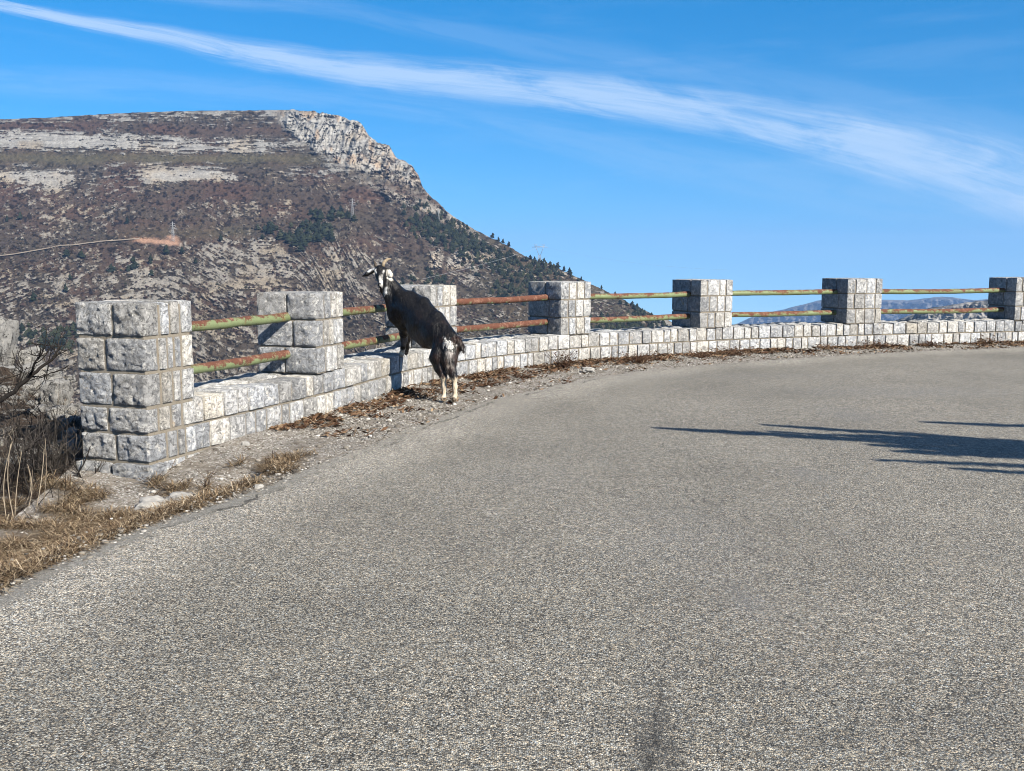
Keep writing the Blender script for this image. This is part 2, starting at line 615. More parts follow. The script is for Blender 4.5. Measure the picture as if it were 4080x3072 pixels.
def build_wall():
    st, mo = Bag(), Bag()
    s0, s1 = S_P[0] + WWS[0], CS[-1] - .3
    for (z0, z1, ex) in ((-.02, .195, 0), (.195, WH, 1)):
        cc = cuts(s0 - .02, s1, .12, .26)
        for a, b in zip(cc, cc[1:]):
            top = RNG.uniform(-.012, .014) if ex else 0
            j = RNG.uniform(-.008, .008)
            dm = RNG.uniform(.28, .33)
            near = a < S_P[3] + 1
            stone(st, (a + GAP, j, z0 + GAP), (b - GAP, dm - GAP, z1 - (0 if ex else GAP) + top), wall_pt, 6 if near else 4, .004, .006, .003)
        cc = cuts(s0 - .02, s1, .16, .3)
        for a, b in zip(cc, cc[1:]):
            top = RNG.uniform(-.012, .014) if ex else 0
            stone(st, (a + GAP, .31 + GAP, z0 + GAP), (b - GAP, WD + RNG.uniform(-.01, .01), z1 - (0 if ex else GAP) + top), wall_pt, 4, .006, .012, .008)
    # mortar bed following the curve
    ss = np.arange(s0 - .02, s1 + .05, .12)
    ring = [(.020, -.35), (.020, WH - .026), (WD - .02, WH - .026), (WD - .02, -.6)]
    V = np.stack([wall_pt(ss, np.full_like(ss, d), np.full_like(ss, z)) for d, z in ring], 1).reshape(-1, 3)
    n = len(ss)
    F = []
    for i in range(n - 1):
        for k in range(4):
            F.append((i * 4 + k, i * 4 + (k + 1) % 4, (i + 1) * 4 + (k + 1) % 4, (i + 1) * 4 + k))
    F += [(3, 2, 1, 0), tuple((n - 1) * 4 + k for k in range(4))]
    mo.add(V, np.array(F))
    o = stone_mesh('parapet_wall', st, mo)
    tag(o, 'low white limestone block wall of two courses curving along the outer road edge', 'wall')
    recentre(o, wall_pt(s0, 0, 0))
    return o


def build_pillar(i, label):
    s, WW, WD = S_P[i], WWS[i], WDS[i]
    p = wall_pt(s, 0, 0)
    t = np.array([np.interp(s + .27, CS, _T[:, 0]), np.interp(s + .27, CS, _T[:, 1])])
    t /= np.linalg.norm(t)

    def tf(a, d, z):
        return np.stack([p[0] + t[0] * a - t[1] * d, p[1] + t[1] * a + t[0] * d, z], -1)
    st, mo = Bag(), Bag()
    first = i == 0

    def lt(): return (RNG.uniform(.66, .86), np.clip(RNG.normal(.15, .2), 0, 1), RNG.random())   # grey rock-faced blocks, with the left side's shade also put into their tint
    zs = [WH + .003, .645, .90, PH]
    if first:
        zs = [-.36, -.02, .195, .39, .645, .90, PH]
    n = 18 if first else (12 if i < 3 else 6)
    for c, (z0, z1) in enumerate(zip(zs, zs[1:])):
        topc = c == len(zs) - 2
        zt = z1 - (0 if topc else (.011 if first else GAP))
        zb = z0 + (.011 if first else GAP)
        gm = .012 if first else GAP
        odd = (c + i) % 2
        wl = RNG.uniform(.15, .2) if odd else RNG.uniform(.11, .15)
        dl = RNG.uniform(.29, .36) if odd else RNG.uniform(.25, .31)
        if first: dl = [.33, .30, .36, .31, .36, .28][c % 6]
        wr = RNG.uniform(.12, .16)
        dr = RNG.uniform(.24, .34)
        proud = -.035 if (first and c == 0) else 0
        lp = -.016 if first else -.004
        fa = .012 if first else .010
        low = first and c == 0
        fz = .0 if low else .004
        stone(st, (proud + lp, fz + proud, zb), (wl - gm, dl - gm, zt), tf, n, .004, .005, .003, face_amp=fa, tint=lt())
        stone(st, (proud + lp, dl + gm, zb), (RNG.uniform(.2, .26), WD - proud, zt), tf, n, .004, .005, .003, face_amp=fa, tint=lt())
        stone(st, (WW - wr + gm, 0, zb), (WW - proud, dr - gm, zt), tf, 6, .0035, .005, .003)
        stone(st, (WW - RNG.uniform(.2, .26), dr + gm, zb), (WW, WD, zt), tf, 6, .0035, .005, .003)
        mid = cuts(wl, WW - wr, *((.09, .14) if i < 2 else (.13, .24))) if not low else [wl, WW - wr]
        for a, b in zip(mid, mid[1:]):
            stone(st, (a + gm, RNG.uniform(-.006, .006), zb), (b - gm, .3, zt + (RNG.uniform(-.008, .008) if topc else 0)), tf, 6, .0035, .005, .003)
        stone(st, (.15, .30, zb), (WW - .15, WD, zt), tf, 4, .006, .012, .006)
    P, Q = SKIN[2]
    lo, hi = np.array([-.004 if first else .012, .014, zs[0]]), np.array([WW - .02, WD - .02, PH - .02])
    X = (lo + hi) / 2 + P * (hi - lo) / 2
    mo.add(tf(*X.T), Q)
    o = stone_mesh('stone_pillar', st, mo)
    tag(o, label, 'pillar', 'stone pillars of the parapet')
    recentre(o, (p[0], p[1], zs[0]))


def build_rails():
    spots = {0: 'between the tall end pillar and the second pillar', 1: 'left of the goat, passing behind its chest',
             2: 'right of the goat, ending at the fourth pillar', 3: 'between the fourth and fifth pillar',
             4: 'between the fifth and sixth pillar', 5: 'between the sixth and the rightmost pillar'}
    look = {0: ('green rust-patched railing tube', 'yellow-green rust-blotched railing tube'),
            1: ('green brown-rusted railing tube', 'green and orange railing tube'),
            2: ('rusted brown railing tube', 'rusted railing tube with green traces'),
            3: ('green railing tube with rusty top', 'rusty pink-patched railing tube'),
            4: ('green railing tube with brown top edge', 'green pink-patched railing tube'),
            5: ('green brown-flecked railing tube', 'rust-flecked railing tube')}
    rust = {0: (-.045, -.012), 1: (-.02, .0), 2: (.12, .09), 3: (-.03, .0), 4: (-.035, -.02), 5: (-.02, .0)}
    for i in range(6):
        a = S_P[i] + WWS[i] - .03
        b = S_P[i + 1] + .05
        A, B = wall_pt(a, .31, 0), wall_pt(b, .31, 0)
        for k, z in enumerate((.925, .575)):
            q = np.linspace(0, 1, 90)
            pts = A + (B - A) * q[:, None]
            pts[:, 2] = z
            w = vnoise(xyz(q * 5, i, k)) * .004 - .012 * 4 * q * (1 - q) * (.4 + .6 * (i % 2))
            pts[:, 2] += w
            rad = .043 + .0022 * vnoise(xyz(q * 26, i + 7, k)) * (1.0)
            bag = Bag()
            add_tube(bag, pts, rad, 16)
            o = bag.build('railing_tube', MAT['rail'], smooth=True)
            o['rust'] = rust[i][k]
            pos = ('upper', 'lower')[k]
            tag(o, f'{pos} {look[i][k]} {spots[i]}', 'railing', 'railing tubes between the pillars')
            recentre(o, A + np.array([0, 0, z]))


build_wall()
PL = ['thick grey rough-faced end pillar at the left, tallest in view, with five courses of blocks',
      'second pillar from the left, with railing shadows on its grey side',
      'pillar partly hidden behind the black goat',
      'pillar right of the goat, with the rusty brown railings running into it',
      'pillar standing just right of the mountain foot, dark on its left side',
      'pillar between the two views of far blue mountains',
      'rightmost pillar, cut off by the right edge of the photo']
for i in range(7): build_pillar(i, PL[i])
build_rails()

# ------------------------------------------------------------------ road
EDGE = np.array([(-6.5, -9), (-4.4, -4), (-3.1, 0), (-2.5, 2.6), (-2.27, 4.2), (-2.03, 5.3), (-1.67, 6.28), (-1.33, 7.2), (-.58, 9.6),
                 (-.05, 10.8), (1.5, 13.15), (3.5, 14.6), (5.75, 15.85), (8.6, 16.95), (12, 17.75), (16, 18.2), (22, 18.3), (28, 18)])
FAR = np.array([(1.0, -12), (3.6, -8), (5.0, -4), (5.4, -2), (5.5, -1), (5.6, 0), (5.8, 1.2), (6.0, 2.2), (6.5, 3.7),
                (7.0, 4.9), (8.2, 6.9), (9.5, 8.3), (11.2, 9.4), (13.2, 10.2), (16, 10.9), (19, 11.2), (23, 11.2), (28, 11)])


def resample(P, n):
    C = catmull(np.concatenate([[2 * P[0] - P[1]], P, [2 * P[-1] - P[-2]]]), 30)
    u = np.linspace(0, len(C) - 1, n)
    return np.stack([np.interp(u, np.arange(len(C)), C[:, k]) for k in (0, 1)], 1)


def build_road():
    nt = 520
    E, G = resample(EDGE, nt), resample(FAR, nt)
    ll = np.concatenate([[0], np.cumsum(np.linalg.norm(np.diff(E, axis=0), axis=1))])
    jit = .10 * fbm(xyz(ll * 2.6, 0), 5, 4, .65) + .03 * vnoise(xyz(ll * .5, 3))
    w = np.concatenate([np.linspace(0, .16, 22), np.linspace(.17, 1, 60)])
    D = (G - E)
    L = np.linalg.norm(D, axis=1)
    E2 = E + D / L[:, None] * jit[:, None]
    V = E2[:, None] + (G - E2)[:, None] * w[None, :, None]
    dist = w[None] * L[:, None]
    # gentle relief, edge feathering down onto the verge
    z = .012 * fbm(xyz(V[..., 0] * .7, V[..., 1] * .7), 3, 8) + 0.0 * dist
    z = z * sstep(0, 1, dist) - .012 * sstep(.12, 0, dist)
    V3 = np.concatenate([V, z[..., None]], -1).reshape(-1, 3)
    n = len(w)
    i = np.arange(nt - 1)[:, None] * n
    j = np.arange(n - 1)[None]
    F = np.stack([i + j, i + j + 1, i + n + j + 1, i + n + j], -1).reshape(-1, 4)[:, ::-1]
    X, Y = V3[:, 0], V3[:, 1]
    stain = np.zeros(len(V3))
    worn = np.zeros(len(V3))
    for (px, py, rx, ry, a) in ((2480, 2900, .10, .12, .3), (3450, 2950, .5, .2, .25),
                                (2720, 2400, .15, .4, .18), (3900, 2900, .4, .25, .25)):
        g = ground(px, py)
        d = np.sqrt(((X - g[0]) / rx) ** 2 + ((Y - g[1]) / ry) ** 2)
        stain = np.maximum(stain, a * sstep(1.5, .1, d))
    for (px, py, rx, ry, a) in ((3390, 1650, .35, .55, .55), (3230, 1890, .12, .28, .8), (2980, 2390, .12, .25, .7), (2700, 2150, .5, .9, .35),
                                (3600, 1560, 1.5, .5, .5), (3000, 1500, 2.0, .35, .3), (2100, 1900, .5, .5, .2)):
        g = ground(px, py)
        d = np.sqrt(((X - g[0]) / rx) ** 2 + ((Y - g[1]) / ry) ** 2)
        worn = np.maximum(worn, a * sstep(1.4, .1, d))
    strip = np.broadcast_to((.25 + .75 * sstep(7.6, 6.2, E[:, 1]))[:, None], dist.shape).ravel()
    o = mesh_np('road', V3, F, MAT['road'], {'edge': dist.ravel(), 'stain': stain, 'worn': worn, 'strip': strip}, True)
    tag(o, kind='structure')


build_road()


# ------------------------------------------------------------------ near ground
def poly_dist(X, Y, P):
    """signed distance to a polyline, positive on its left"""
    best = np.full(X.shape, 1e9)
    sg = np.zeros(X.shape)
    pc = np.zeros(X.shape)
    for a, b in zip(P, P[1:]):
        d = b - a
        l = math.hypot(*d)
        t = np.clip(((X - a[0]) * d[0] + (Y - a[1]) * d[1]) / (l * l), 0, 1)
        ex, ey = X - (a[0] + t * d[0]), Y - (a[1] + t * d[1])
        dd = np.hypot(ex, ey)
        c = (d[0] * ey - d[1] * ex) / l
        m = (dd < best - 1e-7) | ((dd < best + 1e-7) & (np.abs(c) > np.abs(pc)))
        best = np.where(m, dd, best)
        sg = np.where(m, np.sign(c), sg)
        pc = np.where(m, c, pc)
    return best * sg


_back = CUR[::12] + np.stack([-_T[::12, 1], _T[::12, 0]], 1) * 1.0
BRINK = np.concatenate([[(-60, 18.0), (-30, 17), (-14, 15.5), (-8.5, 14), (-6.3, 12.2), (-4.9, 10.2)], [(-3.75, 8.6)], _back[5:], [(40, 18), (70, 10)]])
E_FINE = resample(EDGE, 160)
G_FINE = resample(FAR, 160)


def ground_z(X, Y):
    b = poly_dist(X, Y, BRINK)                      # >0 beyond the brink
    e = poly_dist(X, Y, E_FINE)                     # >0 on the verge side of the road edge
    g = -poly_dist(X, Y, G_FINE)
    z = np.full(X.shape, -.022)
    z = z + .018 * fbm(xyz(X * 2.2, Y * 2.2), 4, 12)
    dip = sstep(8.0, 6.3, Y) * sstep(.05, .7, e)
    z = z - .22 * dip
    left = sstep(-2.9, -4.2, X) * sstep(5.6, 8.0, Y)
    z = z + left * (.10 + .22 * fbm(xyz(X * .9, Y * .9), 4, 31)) - left * .12
    rocky = sstep(-4.6, -7.0, X) * sstep(8.5, 12, Y)
    z = z + rocky * .35
    wall_d = poly_dist(X, Y, CUR[::8])
    z = z + .02 * sstep(.35, .05, np.abs(wall_d + .1)) * sstep(7.6, 8.4, Y)
    onroad = sstep(-.02, -.3, e) * sstep(-.05, -.3, g)
    z = z * (1 - onroad) - .12 * onroad
    off = sstep(.2, 1.5, g)
    z = z + off * (.05 + .12 * fbm(xyz(X * .5, Y * .5), 4, 41))
    drop = np.maximum(b, 0)
    z = z - drop * .72 - .25 * np.minimum(drop, 1) + sstep(0, 3, drop) * (.8 * fbm(xyz(X * .25, Y * .25), 4, 33) + .35 * fbm(xyz(X * 1.1, Y * 1.1), 4, 35))
    return z, b, e


def grid(xs, ys):
    X, Y = np.meshgrid(xs, ys)
    n = len(xs)
    i = np.arange(len(ys) - 1)[:, None] * n
    j = np.arange(n - 1)[None]
    F = np.stack([i + j, i + j + 1, i + n + j + 1, i + n + j], -1).reshape(-1, 4)
    return X, Y, F


LUT = {}


def look(key, x, y):
    xs, ys, G = LUT['xs'], LUT['ys'], LUT[key]
    i = min(max(int(np.searchsorted(xs, x)) - 1, 0), len(xs) - 2)
    j = min(max(int(np.searchsorted(ys, y)) - 1, 0), len(ys) - 2)
    u, v = (x - xs[i]) / (xs[i + 1] - xs[i]), (y - ys[j]) / (ys[j + 1] - ys[j])
    return float((G[j, i] * (1 - u) + G[j, i + 1] * u) * (1 - v) + (G[j + 1, i] * (1 - u) + G[j + 1, i + 1] * u) * v)


def build_ground():
    xs = np.concatenate([np.linspace(-60, -8, 60)[:-1], np.arange(-8, 12, .07), np.linspace(12, 45, 60)])
    ys = np.concatenate([np.linspace(-14, 3.5, 40)[:-1], np.arange(3.5, 20, .08), np.linspace(20, 75, 70)])
    X, Y, F = grid(xs, ys)
    z, b, e = ground_z(X, Y)
    LUT.update(xs=xs, ys=ys, z=z, e=e, w=poly_dist(X, Y, CUR[::6]))
    V = np.stack([X, Y, z], -1).reshape(-1, 3)
    grassy = (sstep(6.6, 5.9, Y) * sstep(.05, .25, e) * sstep(1.6, 1.1, e + .0)).ravel()
    fm = (b.ravel()[F].mean(1) > -.15) | ((X.ravel()[F].mean(1) < -3.3) & (Y.ravel()[F].mean(1) > 6.0))
    o = mesh_np('ground', V, F, attrs={'grassy': grassy}, smooth=True, mats=[MAT['verge'], MAT['slope']], midx=fm.astype(int))
    tag(o, kind='structure')


build_ground()

# ------------------------------------------------------------------ the mountain across the valley
SIL = np.array([(-1600, 640), (-900, 560), (-400, 500), (0, 475), (200, 468), (400, 455), (600, 446), (800, 441), (1000, 440), (1165, 437), (1230, 443), (1300, 452),
                (1360, 466), (1420, 482), (1447, 500), (1468, 540), (1500, 566), (1550, 580), (1572, 622), (1600, 640), (1640, 655),
                (1668, 700), (1684, 745), (1720, 785), (1760, 822), (1800, 858), (1860, 898), (1910, 925), (1960, 948), (2030, 983), (2090, 1018),
                (2140, 1040), (2180, 1045), (2230, 1072), (2300, 1106), (2370, 1138), (2440, 1172), (2520, 1215), (2590, 1247), (2660, 1276), (2760, 1312),
                (2900, 1370), (3300, 1520)], float)
PYB = 1440.0


def m_top(px): return np.interp(px, SIL[:, 0], SIL[:, 1])
def m_ridge(px): return np.interp(px, [-1600, 0, 1200, 1500, 1700, 2100, 2600, 3300], [2300, 2050, 1950, 1850, 1720, 1500, 1300, 1150])
def m_base(px): return np.interp(px, [-1600, 0, 1700, 2600, 3300], [980, 960, 940, 960, 980])


def band(v, c, w):
    return np.exp(-((v - c) / w) ** 2)


def mountain_fields(px, py):
    """rock share, ground colour and relief at a place on the mountain face"""
    top = m_top(px)
    wob = 16 * fbm(xyz(px / 260, py / 400, 1), 3, 51)
    y = py + wob * sstep(0, 60, py - top)
    up = sstep(800, 640, y)                                   # 1 in the stratified upper part
    slant = y + .55 * px
    # noise: long flat ledges above, blocks and slanting strata below
    nA = fbm(xyz(px / 85, y / 15, 2), 5, 61, .6)
    nB = fbm(xyz((px * .8 - y * .6) / 30, (px * .6 + y * .8) / 62, 4), 5, 62, .62)
    nD = fbm(xyz(px / 26, y / 22, 8), 5, 66, .65)
    nC = fbm(xyz(px / 24, y / 16, 6), 4, 63, .65)
    nE = fbm(xyz((px + .25 * y) / 19, y / 9, 36), 4, 68, .7)
    nF = fbm(xyz(px / 15, y / 12, 37), 4, 69, .7)
    nS = fbm(xyz(px / 110, (y + .03 * px) / 6.5, 38), 4, 70, .7)
    dip = .30 * sstep(1000, 500, px) - .34 * sstep(1150, 1500, px)
    q = y + dip * px
    nL = .40 - 1.9 * np.abs(fbm(xyz(px / 70, q / 12, 39), 4, 83, .62))          # thin outcropping strata
    nM = .40 - 1.9 * np.abs(fbm(xyz(px / 110, y / 8, 40), 4, 84, .62))
    n = up * (.22 * nA + .08 * nC + .34 * nE + .34 * nS + .34 * nM) + (1 - up) * (.26 * nB + .14 * nD + .40 * nF + .44 * nL)
    big = fbm(xyz(px / 330, y / 130, 9), 3, 64)
    bias = -.10 + .20 * big + .075 * up
    ledge = (sstep(1260, 1000, px) * band(y, 560 + .02 * px, 36) * .32 + band(y, 705, 28) * (sstep(320, 230, px) * .42)
             + band(y, 702, 26) * sstep(520, 600, px) * sstep(1010, 900, px) * .42 + band(y, 745, 22) * sstep(320, 160, px) * .18
             + band(y, 460, 16) * sstep(350, 500, px) * .12)
    veg = (band(y, 505, 24) * sstep(520, 350, px) * .34 + band(y, 512, 20) * sstep(480, 600, px) * sstep(1150, 1080, px) * .20
           + band(y, 632, 22) * sstep(1330, 1200, px) * .30 + band(y, 770, 30) * sstep(500, 700, px) * .16
           + band(y, 850, 50) * sstep(900, 1200, px) * .10 + band(y, 985, 50) * sstep(760, 400, px) * .10)
    low = (sstep(1040, 1150, y) * .07 + band(y, 835, 28) * sstep(880, 960, px) * sstep(1240, 1150, px) * .14
           + band(y, 985, 34) * sstep(760, 860, px) * sstep(1150, 1080, px) * .16 + band(y, 1080, 45) * sstep(900, 1200, px) * .08
           + band(y, 1130, 70) * sstep(400, 600, px) * sstep(1500, 1300, px) * .10)
    cl_low = np.interp(px, [1080, 1150, 1260, 1330, 1420, 1560, 1680, 1760, 1850], [470, 520, 610, 645, 720, 800, 850, 890, 930])
    cl = sstep(1075, 1160, px + .5 * (y - 450)) * sstep(14, -26, y - cl_low + 30 * nC)
    cl *= 1 - .75 * band(y - (650 + .35 * (px - 1300)), 0, 22) * sstep(1280, 1400, px)
    oc = np.maximum(sstep(44, 20, np.hypot((px - 1737) * 1.3, (py - 1030) * .9) + 34 * nC + 16 * nF),
                    sstep(52, 26, np.hypot((px - 1828 + .5 * (py - 1032)) * .9, (py - 1032) * 1.0) + 36 * nD + 22 * nF))
    oc = np.maximum(oc, .8 * sstep(50, 20, np.hypot((px - 1905) * .8, (py - 1018) * 1.4) + 26 * nC))
    right = sstep(1750, 2050, px)
    rock = sstep(.0, .20, n + bias + ledge * .85 - veg + low - .03 * right)
    rockc = sstep(-.24, .02, .4 * nC + .3 * nD + .7 * nE + .30 * sstep(760, 480, y) - .03 * sstep(560, 800, y) + .02)
    rock = np.maximum(rock * (1 - cl), cl * rockc)
    rock = np.maximum(rock, oc * sstep(-.25, .02, .5 * nD + .6 * nF + .1))
    # colours
    j = fbm(xyz(px / 9, py / 7, 12), 3, 65, .7)
    red = sstep(-.15, .45, fbm(xyz(px / 160, y / 70, 14), 4, 67)) * .6 + band(y, 505, 30) * sstep(560, 350, px) * .8 + band(y, 512, 24) * sstep(480, 600, px) * .5 + band(y, 790, 60) * .3
    red = np.clip(red, 0, 1)
    sc = np.array([.070, .057, .044])[None] * (1 - red[..., None]) + np.array([.085, .051, .038])[None] * red[..., None]
    olive = np.clip(band(y, 632, 22) * sstep(1380, 1200, px) * 1.1 + .6 * band(y, 930, 26) * sstep(300, 700, px) * sstep(1100, 900, px) + .55 * right * sstep(1.0, .2, rock), 0, 1)
    olive = olive * .7
    sc = sc * (1 - olive[..., None]) + np.array([.10, .09, .052]) * olive[..., None]
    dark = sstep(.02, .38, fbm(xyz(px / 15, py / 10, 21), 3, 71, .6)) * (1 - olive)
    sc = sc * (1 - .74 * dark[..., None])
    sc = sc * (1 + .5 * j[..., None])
    warm = np.clip(sstep(.0, .5, fbm(xyz(px / 120, y / 60, 24), 3, 72)) * .7 + (1 - up) * .45, 0, 1)
    rc = np.array([.40, .39, .365]) * (1 - warm[..., None]) + np.array([.42, .36, .28]) * warm[..., None]
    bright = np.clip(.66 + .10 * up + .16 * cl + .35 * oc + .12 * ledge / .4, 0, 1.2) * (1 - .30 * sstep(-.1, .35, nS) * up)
    och = cl * sstep(.1, .45, fbm(xyz(px / 28, y / 45, 26), 3, 73))
    rc = rc * (1 - och[..., None]) + np.array([.44, .35, .265]) * och[..., None]
    rc = rc * bright[..., None] * (1 + .35 * j[..., None])
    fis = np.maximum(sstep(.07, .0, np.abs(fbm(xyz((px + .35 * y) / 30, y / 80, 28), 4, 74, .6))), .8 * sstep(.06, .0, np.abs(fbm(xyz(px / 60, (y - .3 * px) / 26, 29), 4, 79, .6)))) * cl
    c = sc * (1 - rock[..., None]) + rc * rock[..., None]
    # the bulldozed orange clearing
    clr = np.maximum(sstep(0, 12, 16 - np.abs(py - (962 + .09 * (px - 620))) + 9 * nC - .010 * np.abs(px - 620)) * sstep(520, 545, px) * sstep(730, 700, px),
                     sstep(28, 12, np.hypot((px - 685) * .8, (py - 957) * 1.2) + 10 * nC))
    c = c * (1 - .75 * fis[..., None])
    c = c * (1 - clr[..., None]) + np.array([.38, .235, .165]) * (1 + .3 * j[..., None]) * clr[..., None]
    # relief in metres towards the viewer
    rel = (1 - cl) * (rock * (5.0 + 2 * up) + 2.2 * nD + 1.2 * j + 9 * fbm(xyz(px / 120, y / 50, 30), 4, 75) + 2.4 * nE * up + 2.4 * nF * (1 - up)) + 3.0 * dark * (1 - rock)
    fl = fbm(xyz((px + .3 * y) / 42, y / 150, 31), 4, 76, .6)
    rel = rel + cl * (46 * fl + 12 * nD + 8 * rockc - 16 * fis + 18 * fbm(xyz(px / 70, y / 26, 33), 4, 77))
    rel = rel + oc * (10 + 30 * nD + 14 * nF)
    rel = rel + 30 * fbm(xyz(px / 420, y / 420, 34), 3, 78)
    rel = rel * (1 - .9 * clr) 
    return c, rel, rock


def m_depth(px, py):
    top = m_top(px)
    v = np.clip((PYB - py) / np.maximum(PYB - top, 1), 0, 1)
    D0, D1 = m_base(px), m_ridge(px)
    up = sstep(0, 1, v)
    g = .55 * v + .45 * v ** 1.7
    w = np.clip((py - PYB) / 900, 0, 1)
    return (D0 + (D1 - D0) * g) * (1 - .34 * w / .5)


def mountain_pt(px, py, lift=0.0):
    px, py = np.asarray(px, float), np.asarray(py, float)
    py = np.maximum(py, m_top(px) + 1)
    c, rel, rock = mountain_fields(px, py)
    fade = sstep(0, 14, py - m_top(px))
    d = ray(px, py)
    L = np.hypot(d[..., 0], d[..., 1])
    D = m_depth(px, py) - rel * (.25 + .75 * fade) - lift
    P = d / L[..., None] * D[..., None] + np.array([0, 0, CAM_H])
    return P


def build_mountain():
    pxs = np.concatenate([np.arange(-1500, -60, 9.0), np.arange(-60, 2800, 2.6), np.arange(2800, 3300, 12.0)])
    vs = np.concatenate([np.linspace(-.5, .12, 190)[:-1], np.linspace(.12, 1, 370)])
    PX, VV = np.meshgrid(pxs, vs)
    top = m_top(PX)
    PYs = PYB - VV * (PYB - top)
    # ragged skyline: little crags and bushes
    crag = fbm(xyz(pxs / 22, 5), 4, 81, .65) * np.interp(pxs, [0, 1150, 1250, 1700, 1800, 2800], [2.5, 2.5, 11, 11, 5, 5]) * 1.0
    PYs = PYs - np.clip(VV, 0, 1) ** 12 * crag[None]
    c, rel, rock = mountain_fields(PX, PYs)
    d = ray(PX, PYs)
    L = np.hypot(d[..., 0], d[..., 1])
    fade = sstep(0, 14, PYs - top)
    D = m_depth(PX, PYs) - rel * (.25 + .75 * fade)
    P = d / L[..., None] * D[..., None] + np.array([0, 0, CAM_H])
    # downhill into the ravine and down the far side
    dirs = (d / L[..., None])[0]
    foot = [np.stack([dirs[:, 0] * dd, dirs[:, 1] * dd, np.full(len(pxs), zz)], -1) for dd, zz in ((420, -420), (500, -300), (580, -190))]
    tdir = (d / L[..., None])[-1]
    tp = P[-1]
    back = []
    for add, dz in ((60, -8), (260, -60), (800, -330), (1500, -760)):
        q = tp.copy()
        q[:, :2] += tdir[:, :2] * add
        q[:, 2] += dz
        back.append(q)
    V = np.concatenate([np.stack(foot), P, np.stack(back)], 0)
    nr, nc = V.shape[:2]
    C = np.concatenate([np.repeat(c[:1], 3, 0), c, np.repeat(c[-1:], 4, 0)], 0)
    i = np.arange(nr - 1)[:, None] * nc
    j = np.arange(nc - 1)[None]
    F = np.stack([i + j, i + j + 1, i + nc + j + 1, i + nc + j], -1).reshape(-1, 4)
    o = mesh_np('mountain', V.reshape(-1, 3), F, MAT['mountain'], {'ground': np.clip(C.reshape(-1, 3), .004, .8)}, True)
    tag(o, kind='structure')


build_mountain()


def build_track():
    k = mat_plain('track_dirt', (.20, .165, .13), (.34, .28, .215), .2)
    px = np.linspace(-300, 560, 260)
    py = np.interp(px, [-300, 0, 200, 400, 560], [1075, 1020, 985, 962, 951])
    py = np.convolve(np.pad(py, 20, 'edge'), np.ones(41) / 41, 'valid') + 3 * vnoise(xyz(px / 60, 3))
    w = 2.0
    A, B = mountain_pt(px, py - w, 5.0), mountain_pt(px, py + w, 6.0)
    for q in (A, B):
        for ax in (0, 1, 2): q[:, ax] = np.convolve(np.pad(q[:, ax], 4, 'edge'), np.ones(9) / 9, 'valid')
    n = len(px)
    V = np.concatenate([A, B])
    i = np.arange(n - 1)
    F = np.stack([i, n + i, n + i + 1, i + 1], -1)
    tag(mesh_np('dirt_track', V, F, k, smooth=True), kind='structure')


build_track()


def far_range(name, prof, Dr, Db, pyb, m, amp, seed, cells=(700, 90)):
    prof = np.array(prof, float)
    px = np.linspace(prof[0, 0], prof[-1, 0], cells[0])
    v = np.linspace(0, 1, cells[1])
    PX, V = np.meshgrid(px, v)
    top = np.interp(PX, prof[:, 0], prof[:, 1]) + 3.0 * fbm(xyz(PX / 40, 0, seed), 4, seed)
    PYs = pyb - V * (pyb - top)
    d = ray(PX, PYs)
    L = np.hypot(d[..., 0], d[..., 1])
    # gullies and buttresses running down the face
    rel = amp * (np.abs(fbm(xyz(PX / 55 + PYs / 160, PYs / 90, seed), 5, seed + 1, .6)) * 1.6 + .5 * fbm(xyz(PX / 12, PYs / 12, seed), 3, seed + 2))
    D = Db + (Dr - Db) * V - rel * sstep(1.0, .93, V)
    P = d / L[..., None] * D[..., None] + np.array([0, 0, CAM_H])
    low = P[:1].copy(); low[..., 2] -= 500; low[..., :2] *= .93
    bk = P[-1:].copy(); bk[..., :2] *= 1.10; bk[..., 2] -= 700
    A = np.concatenate([low, P, bk], 0)
    nr, nc = A.shape[:2]
    i = np.arange(nr - 1)[:, None] * nc
    j = np.arange(nc - 1)[None]
    F = np.stack([i + j, i + j + 1, i + nc + j + 1, i + nc + j], -1).reshape(-1, 4)
    tag(mesh_np(name, A.reshape(-1, 3), F, m, smooth=True), kind='structure')


def mat_far(name, sc, contrast, rockc, scrub):
    k = M(name, .95, .05)
    v = k.world()
    sz = k.vmath('MULTIPLY', v, (1, 1, 2.2))
    n = k.noise(sc, 7, .7, sz, .4)
    c = k.mix(k.map(n, .5 - contrast, .5 + contrast), scrub, rockc)
    k.bump(n, .6, .25 / sc)
    return k.col(c)


far_range('far_mountains', [(2700, 1420), (2860, 1330), (2924, 1294), (2985, 1268), (3050, 1249), (3108, 1236), (3199, 1214), (3257, 1197), (3300, 1192), (3420, 1205),
                            (3516, 1193), (3620, 1195), (3700, 1187), (3754, 1181), (3807, 1187), (3887, 1195), (3946, 1189), (4100, 1186), (4400, 1200), (5200, 1250), (6000, 1330)],
          9800, 7600, 1420, mat_far('far_limestone', .006, .12, (.20, .185, .165), (.03, .036, .036)), 520, 91)
far_range('near_blue_ridge', [(3180, 1560), (3400, 1345), (3519, 1290), (3594, 1267), (3647, 1246), (3710, 1226), (3775, 1216), (3834, 1208),
                              (3887, 1199), (3946, 1194), (4080, 1184), (4300, 1170), (4800, 1160), (5600, 1200)],
          2300, 1700, 1430, mat_far('scrub_hill', .022, .07, (.36, .34, .31), (.040, .044, .036)), 60, 95)


